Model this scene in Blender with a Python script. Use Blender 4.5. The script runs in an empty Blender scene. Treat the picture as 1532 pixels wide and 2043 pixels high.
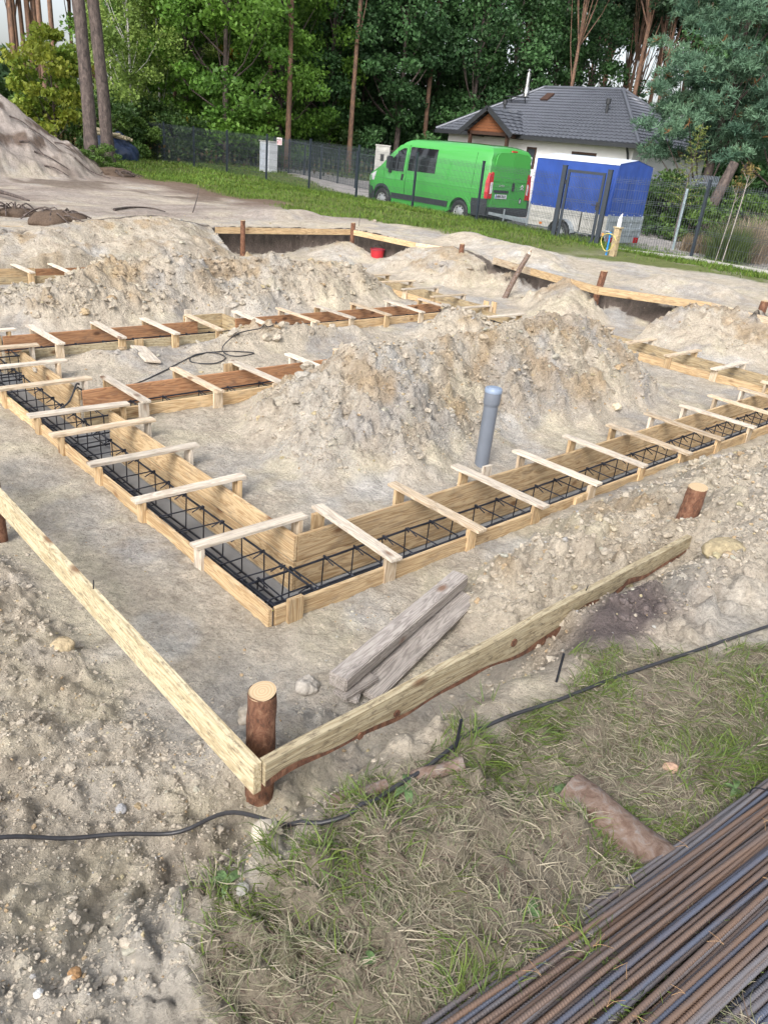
import bpy, bmesh, math, random
import numpy as np
from mathutils import Vector, Matrix
random.seed(7); RNG = np.random.default_rng(7)
sc = bpy.context.scene
PI = math.pi
# ------------------------------------------------------------------ camera
PW, PH = 1532.0, 2043.0
PPX, PPY = 766.0, 1021.5
VA, VB = (-800.0, 130.0), (2540.0, 475.0)          # vanishing points of the two footing directions
FPX = math.sqrt(-((VA[0]-PPX)*(VB[0]-PPX)+(VA[1]-PPY)*(VB[1]-PPY)))
def _ray(p):
    return Vector((p[0]-PPX, -(p[1]-PPY), -FPX)).normalized()
_Y = _ray(VA); _X = _ray(VB); _Z = _X.cross(_Y).normalized()
ROT = Matrix((_X, _Y, _Z))
CAM = Vector((0, 0, 2.4))
cd = bpy.data.cameras.new('camera'); cam = bpy.data.objects.new('camera', cd); sc.collection.objects.link(cam)
M = ROT.to_4x4(); M.translation = CAM; cam.matrix_world = M
cd.sensor_fit = 'VERTICAL'; cd.sensor_height = 36; cd.sensor_width = 36; cd.lens = FPX/PH*36
cd.clip_start = .05; cd.clip_end = 1000
sc.camera = cam
def at(px, py, z):
    "the world point at height z seen at photo pixel px,py (used to survey the site)"
    d = ROT @ _ray((px, py)); t = (z-CAM.z)/d.z
    return CAM + d*t
def bearing(px, r, z=.6):
    "a ground point r metres away in the direction of photo column px"
    d = ROT @ _ray((px, 292+.103*(px-766))); h = Vector((d.x, d.y)).normalized()
    return Vector((h.x*r, h.y*r, z))
# ------------------------------------------------------------------ light
SUN_EL, SUN_AZ = math.radians(40), math.radians(205)     # direction towards the sun, azimuth from +X counter-clockwise
w = bpy.data.worlds.new('World'); sc.world = w; w.use_nodes = True
nt = w.node_tree; bg = nt.nodes['Background']
sky = nt.nodes.new('ShaderNodeTexSky'); sky.sky_type = 'NISHITA'; sky.sun_disc = False
sky.sun_elevation = SUN_EL; sky.sun_rotation = PI/2-SUN_AZ
sky.air_density = 1.0; sky.dust_density = 4.0; sky.ozone_density = 1.0
hs = nt.nodes.new('ShaderNodeHueSaturation'); hs.inputs['Saturation'].default_value = .40
hs.inputs['Value'].default_value = 1.2
nt.links.new(sky.outputs[0], hs.inputs['Color']); nt.links.new(hs.outputs[0], bg.inputs[0])
bg.inputs[1].default_value = .15
sl = bpy.data.lights.new('sun', 'SUN'); sl.energy = 1.5; sl.angle = math.radians(24); sl.color = (1, .965, .92)
so = bpy.data.objects.new('sun', sl); sc.collection.objects.link(so)
sd = Vector((math.cos(SUN_EL)*math.cos(SUN_AZ), math.cos(SUN_EL)*math.sin(SUN_AZ), math.sin(SUN_EL)))
so.rotation_euler = sd.to_track_quat('Z', 'Y').to_euler(); so.location = (0, 0, 30)
sc.view_settings.view_transform = 'Standard'; sc.view_settings.look = 'None'
sc.view_settings.exposure = 0.66; sc.view_settings.gamma = 1
sc.render.engine = 'CYCLES'
# ------------------------------------------------------------------ helpers
def tag(o, label=None, cat=None, group=None, kind=None):
    if label: o['label'] = label
    if cat: o['category'] = cat
    if group: o['group'] = group
    if kind: o['kind'] = kind
    return o
def empty(name, loc, rz=0, sc_=1):
    o = bpy.data.objects.new(name, None); sc.collection.objects.link(o)
    o.location = loc; o.rotation_euler = (0, 0, rz); o.scale = (sc_,)*3; o.empty_display_size = .1
    return o
def link(name, me, mat=None, parent=None, loc=None):
    o = bpy.data.objects.new(name, me); sc.collection.objects.link(o)
    if mat: me.materials.append(mat)
    if parent: o.parent = parent
    if loc is not None: o.location = loc
    return o
def npmesh(name, V, F, smooth=True, col=None, uv=None):
    "F: int array (n,k)"
    me = bpy.data.meshes.new(name)
    V = np.asarray(V, np.float32); F = np.asarray(F, np.int32); n, k = F.shape
    me.vertices.add(len(V)); me.vertices.foreach_set('co', V.ravel())
    me.loops.add(n*k); me.loops.foreach_set('vertex_index', F.ravel())
    me.polygons.add(n); me.polygons.foreach_set('loop_start', np.arange(n, dtype=np.int32)*k)
    me.polygons.foreach_set('loop_total', np.full(n, k, np.int32))
    me.polygons.foreach_set('use_smooth', np.full(n, smooth))
    me.update(calc_edges=True)
    if col is not None:
        a = me.color_attributes.new('Col', 'FLOAT_COLOR', 'POINT')
        c = np.ones((len(V), 4), np.float32); c[:, :3] = col; a.data.foreach_set('color', c.ravel())
    return me
class MB:
    def __init__(s): s.v = []; s.f = []; s.sm = []
    def add(s, vs, fs, smooth=False):
        b = len(s.v); s.v += [tuple(p) for p in vs]
        s.f += [tuple(b+i for i in f) for f in fs]; s.sm += [smooth]*len(fs)
        return s
    def box(s, x0, x1, y0, y1, z0, z1, m=None):
        vs = [Vector((x, y, z)) for z in (z0, z1) for y in (y0, y1) for x in (x0, x1)]
        if m: vs = [m @ v for v in vs]
        return s.add(vs, [(0, 2, 3, 1), (4, 5, 7, 6), (0, 1, 5, 4), (2, 6, 7, 3), (0, 4, 6, 2), (1, 3, 7, 5)])
    def bar(s, a, b, w_, h_, up=(0, 0, 1)):
        a = Vector(a); b = Vector(b); d = (b-a); L = d.length; d.normalize(); u = Vector(up)
        sd_ = d.cross(u)
        if sd_.length < 1e-4: sd_ = d.cross(Vector((1, 0, 0)))
        sd_.normalize(); u = sd_.cross(d)
        vs = [p+sd_*i*w_/2+u*j*h_/2 for p in (a, b) for i, j in ((-1, -1), (1, -1), (1, 1), (-1, 1))]
        return s.add(vs, [(0, 1, 2, 3), (7, 6, 5, 4), (0, 4, 5, 1), (1, 5, 6, 2), (2, 6, 7, 3), (3, 7, 4, 0)])
    def tube(s, pts, r, n=8, caps=True, smooth=True):
        pts = [Vector(p) for p in pts]; rs = r if isinstance(r, (list, tuple)) else [r]*len(pts)
        rings = []; prev = None
        for i, p in enumerate(pts):
            d = (pts[min(i+1, len(pts)-1)]-pts[max(i-1, 0)]).normalized()
            if prev is None:
                ref = Vector((0, 0, 1)) if abs(d.z) < .9 else Vector((1, 0, 0))
                u = d.cross(ref).normalized()
            else: u = (prev-d*prev.dot(d)).normalized()
            prev = u; v_ = d.cross(u)
            rings.append([p+(u*math.cos(2*PI*k/n)+v_*math.sin(2*PI*k/n))*rs[i] for k in range(n)])
        vs = [q for R_ in rings for q in R_]
        fs = [(i*n+k, i*n+(k+1) % n, (i+1)*n+(k+1) % n, (i+1)*n+k) for i in range(len(pts)-1) for k in range(n)]
        s.add(vs, fs, smooth)
        if caps:
            s.add(rings[0], [tuple(range(n))[::-1]]); s.add(rings[-1], [tuple(range(n))])
        return s
    def cyl(s, c, r, h, axis='z', n=20, r2=None):
        ax = {'x': Vector((1, 0, 0)), 'y': Vector((0, 1, 0)), 'z': Vector((0, 0, 1))}[axis]
        return s.tube([Vector(c)-ax*h/2, Vector(c)+ax*h/2], [r, r if r2 is None else r2], n)
    def prism(s, poly, d0, d1, plane='xz'):
        def P(a, b, d):
            return {'xz': (a, d, b), 'yz': (d, a, b), 'xy': (a, b, d)}[plane]
        n = len(poly); vs = [P(a, b, d0) for a, b in poly]+[P(a, b, d1) for a, b in poly]
        return s.add(vs, [tuple(range(n)), tuple(range(2*n-1, n-1, -1))]+[(i, n+i, n+(i+1) % n, (i+1) % n) for i in range(n)])
    def build(s, name, mat, parent=None, loc=None, bevel=0):
        me = bpy.data.meshes.new(name); me.from_pydata(s.v, [], s.f)
        me.polygons.foreach_set('use_smooth', s.sm); me.update()
        bm = bmesh.new(); bm.from_mesh(me); bmesh.ops.recalc_face_normals(bm, faces=bm.faces)
        if bevel:
            bmesh.ops.bevel(bm, geom=[e for e in bm.edges if len(e.link_faces) == 2 and e.calc_face_angle(0) > .6], offset=bevel, segments=2, affect='EDGES', clamp_overlap=True)
        bm.to_mesh(me); bm.free()
        return link(name, me, mat, parent, loc)
def copy_tree(o, parent=None):
    c = o.copy(); sc.collection.objects.link(c); c.parent = parent
    for ch in [q for q in bpy.data.objects if q.parent == o]: copy_tree(ch, c)
    return c
def catmull(pts, n=6):
    pts = [Vector(p) for p in pts]; out = []
    for i in range(len(pts)-1):
        p0 = pts[max(i-1, 0)]; p1 = pts[i]; p2 = pts[i+1]; p3 = pts[min(i+2, len(pts)-1)]
        for k in range(n):
            t = k/n
            out.append(.5*((2*p1)+(p2-p0)*t+(2*p0-5*p1+4*p2-p3)*t*t+(3*p1-p0-3*p2+p3)*t**3))
    out.append(pts[-1]); return out
# ---- numpy noise
def _hash(ix, iy, seed):
    h = (ix.astype(np.int64)*374761393+iy.astype(np.int64)*668265263+seed*2147483647) & 0xffffffff
    h = ((h ^ (h >> 13))*1274126177) & 0xffffffff
    return ((h ^ (h >> 16)) & 0xffff)/32767.5-1
def vn(x, y, seed=0):
    ix = np.floor(x); iy = np.floor(y); fx = x-ix; fy = y-iy
    u = fx*fx*fx*(fx*(fx*6-15)+10); v = fy*fy*fy*(fy*(fy*6-15)+10)
    a = _hash(ix, iy, seed); b = _hash(ix+1, iy, seed); c = _hash(ix, iy+1, seed); d = _hash(ix+1, iy+1, seed)
    return (a*(1-u)+b*u)*(1-v)+(c*(1-u)+d*u)*v
def fbm(x, y, o=4, seed=0, g=.5):
    s = 0; a = 1; t = 0; ca, sa = math.cos(.6), math.sin(.6)
    for i in range(o):
        s = s+a*vn(x, y, seed+i*17); t += a; a *= g; x, y = (x*ca-y*sa)*2.03+3.1, (x*sa+y*ca)*2.03-1.7
    return s/t
def lumps(x, y, cell, seed, prob=.7, rmin=.25, rmax=.62):
    "embedded clods: domes on a jittered grid, in units of the cell"
    u = x/cell; v = y/cell; ix = np.floor(u); iy = np.floor(v); out = np.zeros(x.shape)
    for di in (-1, 0, 1):
        for dj in (-1, 0, 1):
            cx, cy = ix+di, iy+dj
            a = _hash(cx, cy, seed)*.5+.5; b = _hash(cx, cy, seed+1)*.5+.5; c = _hash(cx, cy, seed+2)*.5+.5; e = _hash(cx, cy, seed+3)
            r = rmin+(rmax-rmin)*c*c; dx = u-(cx+a); dy = v-(cy+b); dx, dy = dx*(1+.35*e), dy*(1-.35*e)+dx*e*.4
            d2 = dx*dx+dy*dy
            out = np.maximum(out, np.where((c+a*.5) % 1 < prob, np.sqrt(np.maximum(0, r*r-d2)), 0))
    return out*cell
def ss(a, b, x):
    t = np.clip((x-a)/(b-a), 0, 1); return t*t*(3-2*t)
def smax(a, b, k):
    h = np.clip(.5+.5*(a-b)/k, 0, 1); return b*(1-h)+a*h+k*h*(1-h)
# ------------------------------------------------------------------ terrain
RECTS = [(1.945, 2.50, 2.745, 13), (1.945, 10.22, 2.745, 3.302), (1.945, 9.9, 5.975, 6.535), (1.945, 9.56, 8.065, 8.605),
         (1.0, 9.9, 12.0, 12.6), (9.31, 9.90, 8.065, 12.6), (8.965, 9.53, 5.975, 8.605), (9.62, 10.22, 2.745, 6.535), (4.85, 5.40, 8.5, 8.95)]
def trench(x, y):
    m = np.zeros(x.shape, bool)
    for a, b, c, d in RECTS: m |= (x > a-.012) & (x < b+.012) & (y > c-.012) & (y < d+.012)
    return m
def mound(x, y, pts, hs_, slope, rr=.25, seed=3, jag=.2):
    "ridge along a polyline with a height at each point"
    best = np.full(x.shape, -9.)
    nj = fbm(x*1.3, y*1.3, 4, seed)*jag
    for (ax, ay), (bx, by), ha, hb in zip(pts[:-1], pts[1:], hs_[:-1], hs_[1:]):
        dx, dy = bx-ax, by-ay; L2 = dx*dx+dy*dy
        t = np.clip(((x-ax)*dx+(y-ay)*dy)/L2, 0, 1)
        d = np.hypot(x-ax-t*dx, y-ay-t*dy)
        d = np.sqrt(d*d+rr*rr)-rr
        best = np.maximum(best, ha+(hb-ha)*t-slope*(d+nj*np.minimum(1, d*2+.3)))
    return best
ylow_x = [-5, 1.2, 2.4, 3.0, 3.8, 4.3, 5, 8, 13, 20]; ylow_y = [1.35, 1.42, 1.40, 1.42, 1.48, 1.66, 1.9, 2.0, 2.0, 2.0]
def pitmask(x, y):
    n = fbm(x*1.1, y*1.1, 3, 5)*.13; n2 = fbm(x*3, y*3, 3, 8)*.06
    s = ss(-.1, 1.2, x+n)
    s = s*ss(-.12, .28, y-np.interp(x, ylow_x, ylow_y)+n)
    xr = 12.14+(14.5-y)*.012
    s = s*(1-ss(-.06, .07, x-xr+n2+n))
    yt = np.interp(x, [0, 4.3, 8.2, 8.8, 14], [13.6, 13.7, 14.2, 14.35, 14.35])
    s = s*(1-ss(-.06, .08, y-yt+n2+n))
    return s
def Hbase(x, y):
    pl = .52+.05*fbm(x*.35, y*.35, 3, 2)+.10*ss(9, 14, y)+.10*ss(20, 36, y)
    pl = pl-.24*ss(19.25, 20.4, x)*(1-ss(27, 34, y))
    pl = pl+.03*fbm(x*1.6, y*1.6, 3, 4)-.20*(1-ss(.45, 1.15, x))*ss(.2, 1.1, y)*(1-ss(5, 7, y))
    fl = .095+.03*fbm(x*.8, y*.8, 4, 11)-.06*np.exp(-((x-1.3)**2+(y-1.9)**2)/.25)
    p = pitmask(x, y)
    z = pl*(1-p)+fl*p
    # right hand spoil hump between the front trench and the profile board
    z = smax(z, mound(x, y, [(3.05, 2.12), (3.8, 2.14), (5, 2.0), (8.5, 1.85)], [.24, .36, .5, .6], .95, .12, 21, .12), .04)
    z = smax(z, mound(x, y, [(3.85, 1.12), (4.5, 1.25), (6, 1.2)], [.55, .66, .75], .45, .2, 23, .15), .05)
    z = smax(z, mound(x, y, [(2.78, 1.36), (3.0, 1.44), (3.3, 1.40)], [.52, .56, .58], 1.1, .04, 24, .12), .03)
    z = smax(z, mound(x, y, [(1.08, 2.0), (1.55, 1.95)], [.17, .16], .7, .12, 25, .1), .04)
    z = smax(z, mound(x, y, [(.2, 2.9), (.75, 2.2)], [.26, .17], .3, .3, 26, .1), .05)
    # big central spoil heap
    z = smax(z, mound(x, y, [(4.28, 4.72), (4.45, 4.72), (4.8, 4.75), (5.5, 4.9), (6.2, 4.85), (7.0, 4.95), (7.7, 4.85), (8.6, 4.8)], [.80, .87, .80, .76, .80, .88, .78, .36], .74, .08, 31, .34), .05)
    z = smax(z, mound(x, y, [(3.5, 4.35), (3.8, 4.5)], [.25, .4], .7, .1, 32, .2), .05)
    z = smax(z, mound(x, y, [(6.9, 4.9), (6.7, 4.3), (6.5, 3.85)], [.84, .50, .2], .85, .06, 33, .2), .06)
    z = smax(z, mound(x, y, [(3.15, 4.0), (3.7, 4.4), (4.3, 4.85)], [.15, .42, .84], .72, .07, 37, .25), .05)
    # small lumps between the cross walls
    z = smax(z, mound(x, y, [(7.7, 7.3), (8.25, 7.32), (8.5, 7.2)], [.25, .42, .33], .65, .1, 34, .2), .04)
    z = smax(z, mound(x, y, [(4.4, 7.7), (5.0, 7.75), (5.7, 7.65), (6.6, 7.7)], [.2, .31, .28, .2], .7, .1, 35, .25), .04)
    z = smax(z, mound(x, y, [(3.2, 7.75), (3.45, 7.6)], [.2, .2], .5, .1, 36, .2), .04)
    # second long heap behind the second cross wall
    z = smax(z, mound(x, y, [(3.3, 9.5), (3.8, 9.9), (4.4, 10.2), (6.4, 10.25), (7.6, 10.15), (8.35, 10.0)], [.36, .54, .70, .70, .62, .6], .72, .2, 41, .35), .06)
    z = smax(z, mound(x, y, [(2.6, 10.4), (3.4, 10.3)], [.28, .36], .55, .2, 42, .3), .06)
    # slopes spilled in from the rims
    z = smax(z, mound(x, y, [(12.0, 11.9), (12.25, 11.3), (12.3, 10.5)], [.56, .66, .62], .40, .25, 51, .4)-1.3*np.maximum(0, 10.2-y)-.8*np.maximum(0, y-12.1), .06)
    z = smax(z, mound(x, y, [(10.9, 7.35), (11.3, 7.6), (11.7, 8.0)], [.40, .52, .58], .66, .08, 52, .25)-.9*np.maximum(0, x-12.0), .05)
    z = smax(z, mound(x, y, [(12.0, 5.5), (12.5, 4.5)], [.62, .62], .42, .25, 53, .3)-1.3*np.maximum(0, y-5.9), .06)
    z = smax(z, mound(x, y, [(4.9, 13.6), (6.1, 14.0), (7.3, 14.2), (8.2, 14.4)], [.66, .82, .80, .7], .42, .25, 54, .45)-1.5*np.maximum(0, x-8.3), .06)
    z = smax(z, mound(x, y, [(3.6, 13.3), (4.3, 13.5)], [.5, .6], .45, .2, 57, .3), .06)
    z = smax(z, mound(x, y, [(10.9, 13.8), (11.6, 13.9)], [.28, .40], .5, .2, 55, .3), .05)
    z = smax(z, mound(x, y, [(11.2, 16.2), (12.3, 16.4)], [.80, .78], .35, .3, 56, .3), .05)
    z = smax(z, mound(x, y, [(13.8, 12.2), (13.6, 10.2)], [.80, .8], .35, .3, 58, .4), .05)
    z = smax(z, mound(x, y, [(13.9, 7.3), (14.2, 6.4)], [.72, .72], .35, .2, 59, .3), .05)
    z = z-.13*np.exp(-((y-1.56)/.13)**2)*ss(3.1, 3.6, x)*(1-ss(4.1, 4.35, x))
    # tall sand hill on the left, beyond the pit
    z = smax(z, mound(x, y, [(2.0, 27.0), (6.8, 28.3), (8.5, 28.2)], [3.9, 3.35, 2.85], .68, .4, 61, .35)+.10*fbm(x*1.6, y*1.6, 4, 66), .12)
    return z
def rough(x, y, z):
    "how lumpy the surface is"
    p = pitmask(x, y)
    r = .42+.75*ss(.16, .30, z)*p
    r = np.maximum(r, 1.0*(1-ss(.95, 1.3, x))*ss(.9, 1.3, y+x*.4)*(1-ss(3.6, 5, y)))
    r = np.maximum(r, 1.1*ss(2.6, 3.1, x)*(1-ss(2.45, 2.62, y))*ss(1.2, 1.5, y)*(1-ss(10, 12, x)))
    r = np.maximum(r, .9*ss(1.0, 1.2, x)*(1-ss(1.7, 1.95, x))*(1-ss(2.0, 2.4, y)))
    r = np.maximum(r, 1.0*ss(2.7, 3.1, x)*(1-ss(1.5, 1.7, y))*ss(.85, 1.15, y)*(1-ss(8, 9, x)))
    return r*(1-.45*ss(11, 12.5, y))
def HF(x, y):
    x = np.asarray(x, float); y = np.asarray(y, float)
    z = Hbase(x, y); r = rough(x, y, z); tr_ = trench(x, y); x = x+z*.9; y = y+z*.9
    near = 1-ss(9, 16, np.hypot(x, y))
    n = .030*fbm(x*4, y*4, 3, 71)+.020*fbm(x*13, y*13, 3, 72)*near+.012*np.abs(fbm(x*30, y*30, 2, 73))*near
    rd = fbm(x*7+.8*fbm(x*5, y*5, 2, 77), y*7, 3, 74)
    n = n+.016*(1-2*np.abs(rd))*near
    h = ss(.5, 1.0, r); mid = 1-ss(15, 19, np.hypot(x, y))
    n = n+h*(.40*lumps(x, y, .21, 301, .5)*mid+.95*lumps(x, y, .10, 311, .6)*mid)*(.6+.6*ss(-.3, .3, rd))
    n = n+(.45+.55*h)*near*.85*lumps(x, y, .045, 321, .55+0*x)
    z = z+n*r
    z = np.where(tr_, -.33, z)
    return z
def H1(x, y): return float(HF(np.array([x]), np.array([y]))[0])
def lines():
    def seg(a, b, s): return list(np.arange(a, b, s))
    X = [-60, -40, -25, -15, -9, -5, -3, -2, -1.2, -.6, -.3]+seg(.0, 4.6, .0125)+seg(4.6, 8.0, .022)+seg(8.0, 13.6, .036)+seg(13.6, 20, .1)+seg(20, 40, .4)+[41, 43, 46, 50, 56, 65, 80, 100, 130, 170, 220, 300]
    Y = [-120, -60, -25, -10, -5, -2.5, -1.2, -.6, -.3]+seg(-.1, .9, .03)+seg(.9, 4.6, .0125)+seg(4.6, 7.0, .022)+seg(7.0, 16.5, .036)+seg(16.5, 34, .14)+seg(34, 60, .5)+[62, 66, 72, 80, 95, 120, 160, 220, 300]
    for a, b, c, d in RECTS:
        for e in (a, b): X += [e-.022, e-.004]; X += [e+.004, e+.022]
        for e in (c, d): Y += [e-.022, e-.004]; Y += [e+.004, e+.022]
    def clean(L):
        L = sorted(L); o = [L[0]]
        for v in L[1:]:
            if v-o[-1] > .003: o.append(v)
        return np.array(o)
    return clean(X), clean(Y)
GRASS_PX = [(205, 340), (330, 365), (420, 378), (500, 398), (560, 410), (620, 432), (700, 438), (800, 455), (900, 470), (1000, 490), (1100, 505), (1230, 515), (1400, 535), (1532, 560)]
_gb = sorted([(at(a, b, .57).y, at(a, b, .57).x) for a, b in GRASS_PX])
GBY = [-40]+[g[0] for g in _gb]+[45]; GBX = [18.3]+[g[1] for g in _gb]+[14.2]
def lawnmask(x, y):
    "near lawn: 1 on grass"
    yb = np.interp(x, [-1, .55, .75, 1.1, 1.6, 2.2, 2.7, 3.0, 3.4, 4.5], [-.3, .85, 1.32, 1.27, 1.22, 1.27, 1.22, 1.02, .80, .55])
    return 1-ss(-.07, .07, y-yb+fbm(x*5, y*5, 3, 81)*.16+np.where(x < 1.0, fbm(x*9, y*9, 3, 85)*.12, 0))
def farlawn(x, y):
    xb = np.interp(y, GBY, GBX)
    m = ss(-.5, .5, x-xb+fbm(x*.8, y*.8, 4, 82)*1.3)
    rn, rf = road(y); g = ss(-.4, .4, x-rn+fbm(x*.7, y*.7, 3, 83)*.7)*(1-ss(-.4, .4, x-rf+fbm(x*.7, y*.7, 3, 84)*.7))
    return m*(1-g), g
def road(y):
    return np.interp(y, [-50, 9, 14, 24, 35, 60], [21.6, 21.4, 21.9, 21.7, 24.4, 31]), np.interp(y, [-50, 9, 16, 24, 30, 35, 60], [29.5, 29.5, 30.5, 30, 28.5, 28.6, 36])
def colours(x, y, z, slope=None):
    def C(*c): return np.array(c)[None, :]
    p = pitmask(x, y)
    n1 = fbm(x*.9, y*.9, 4, 91); n2 = fbm(x*2.3, y*2.3, 4, 92); n3 = fbm(x*6, y*6, 3, 93); n4 = fbm(x*20, y*20, 2, 94)
    col = C(.50, .44, .355)+0*x[:, None]
    def mix(c, m):
        nonlocal col; m = np.clip(m, 0, 1)[:, None]; col = col*(1-m)+c*m
    mix(C(.47, .435, .385), ss(-.1, .5, n1)); mix(C(.53, .475, .36), ss(.05, .5, n2)*.8)
    mix(C(.36, .34, .32), ss(.15, .5, fbm(x*1.4, y*1.4, 4, 95))*.8)         # grey clay
    mix(C(.50, .49, .475), ss(.38, .6, fbm(x*1.1+9, y*1.1, 3, 99))*.6)       # whitish lime sand
    heap = ss(.2, .4, z)*p
    mix(C(.36, .25, .13), ss(.02, .4, fbm(x*2.7, y*2.7, 4, 96))*.65*heap)      # ochre lumps
    mix(C(.32, .27, .205), ss(-.15, .4, n3)*.7*heap)
    mix(C(.42, .36, .29), ss(0, .45, fbm(x*9, y*9, 3, 97))*.45)
    # wet darker band close to the shuttering
    dx = np.full(x.shape, 9.)
    for a, b, c, d in RECTS:
        dx = np.minimum(dx, np.hypot(np.maximum(np.maximum(a-x, x-b), 0), np.maximum(np.maximum(c-y, y-d), 0)))
    mix(C(.34, .30, .235), (1-ss(.03, .2, dx+n3*.06))*.35*p)
    # rims and the stripped topsoil
    top = 1-p
    far = ss(9, 12, np.hypot(x, y))
    mix(C(.35, .30, .265), top*far*ss(-.8, .2, n1)*.85*ss(15.0, 16.2, y))
    mix(C(.27, .22, .19), top*far*ss(.05, .4, fbm(x*.5, y*2.4, 4, 103))*.7*ss(15.0, 17, y))
    mix(C(.15, .115, .09), top*far*ss(.1, .4, fbm(x*.7, y*.35, 4, 98))*.75*ss(16.5, 20, y)*(1-ss(.9, 1.6, z)))
    xb = np.interp(y, GBY, GBX)
    mix(C(.17, .12, .09), top*far*ss(17, 20, y)*ss(-3.2, -.6, x-xb+n1)*(1-ss(.9, 1.5, z)))
    mix(C(.35, .305, .275), ss(.95, 1.5, z)*ss(20, 22, y))
    mix(C(.12, .085, .065), ss(.95, 1.3, z)*ss(20, 22, y)*ss(.08, .4, fbm(x*1.5+y*.8, y*3.2-x*1.2, 4, 101))*.9)
    # steep cut faces: dark humus over brown sand, plus overhang shade painted in
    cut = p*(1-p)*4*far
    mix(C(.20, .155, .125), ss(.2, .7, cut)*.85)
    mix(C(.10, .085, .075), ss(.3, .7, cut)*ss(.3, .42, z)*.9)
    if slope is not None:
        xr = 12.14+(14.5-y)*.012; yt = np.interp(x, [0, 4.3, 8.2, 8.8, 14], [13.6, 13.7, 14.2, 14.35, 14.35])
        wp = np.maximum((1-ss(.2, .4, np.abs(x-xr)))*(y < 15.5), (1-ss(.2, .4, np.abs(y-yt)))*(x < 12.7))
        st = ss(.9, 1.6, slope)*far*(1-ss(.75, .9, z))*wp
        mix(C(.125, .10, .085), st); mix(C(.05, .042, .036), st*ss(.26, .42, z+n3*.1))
    mix(C(.14, .115, .11), np.exp(-((x-3.0)**2*3+(y-1.36)**2*22)*2.)*1.4*ss(-.5, .2, n3+.3))     # humus lump by the lawn
    mix(C(.50, .46, .40), np.exp(-((x-.62)**2*2+(y-1.28)**2*6)*3)*1.2)                    # pale sand by the lawn
    lm = lawnmask(x, y)*(1-ss(8, 9, np.hypot(x, y)))*(1-ss(5, 7, y))
    mix(C(.25, .215, .16), lm*.9); mix(C(.13, .125, .07), lm*ss(0, .5, n3)*.6)
    fl, gr = farlawn(x, y)
    fl = fl*ss(9, 11, x); gr = gr*ss(18, 19, x)
    mix(C(.12, .15, .04), fl*.95)
    mix(C(.30, .275, .21), fl*ss(.15, .5, fbm(x*1.2, y*1.2, 3, 102))*.8*(1-ss(18.2, 18.8, x))*(1-ss(10, 12, y)))
    mix(C(.36, .34, .33), gr); mix(C(.22, .21, .17), gr*ss(.1, .5, n2)*.6)
    fr = ss(-1, 2, x-(road(y)[1]+3))*ss(20, 24, x)
    mix(C(.07, .06, .035), fr*ss(24, 30, y+n1*2)); mix(C(.07, .06, .035), ss(40, 44, y+n1*2))
    mix(C(.07, .06, .035), ss(28.5, 30, x+n1)*(1-ss(16, 18, y))*.8)
    col = col*(1+.14*n4[:, None]+.13*n3[:, None])
    return np.clip(col, .01, .8)
# ------------------------------------------------------------------ materials
def newmat(name):
    m = bpy.data.materials.new(name); m.use_nodes = True; n = m.node_tree; b = n.nodes['Principled BSDF']; return m, n, b
def _n(n, t, **kw):
    o = n.nodes.new(t)
    for k, v in kw.items():
        if k in o.inputs: o.inputs[k].default_value = v
        else: setattr(o, k, v)
    return o
def plain(name, c, rough_=.6, metal=0, bump=0, bscale=60, var=.15, vscale=8, coat=0):
    m, n, b = newmat(name); b.inputs['Roughness'].default_value = rough_; b.inputs['Metallic'].default_value = metal
    if coat: b.inputs['Coat Weight'].default_value = coat; b.inputs['Coat Roughness'].default_value = .08
    tc = _n(n, 'ShaderNodeTexCoord'); no = _n(n, 'ShaderNodeTexNoise', Scale=vscale, Detail=5.0)
    n.links.new(tc.outputs['Object'], no.inputs['Vector'])
    r = _n(n, 'ShaderNodeMapRange'); r.inputs['To Min'].default_value = 1-var; r.inputs['To Max'].default_value = 1+var
    r.inputs['From Min'].default_value = .3; r.inputs['From Max'].default_value = .7
    n.links.new(no.outputs['Fac'], r.inputs['Value'])
    v = _n(n, 'ShaderNodeVectorMath', operation='SCALE'); v.inputs[0].default_value = c[:3]
    n.links.new(r.outputs[0], v.inputs['Scale']); n.links.new(v.outputs[0], b.inputs['Base Color'])
    if bump:
        nb = _n(n, 'ShaderNodeTexNoise', Scale=bscale, Detail=6.0); n.links.new(tc.outputs['Object'], nb.inputs['Vector'])
        bp = _n(n, 'ShaderNodeBump', Strength=bump, Distance=.01); n.links.new(nb.outputs['Fac'], bp.inputs['Height']); n.links.new(bp.outputs[0], b.inputs['Normal'])
    return m
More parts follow.
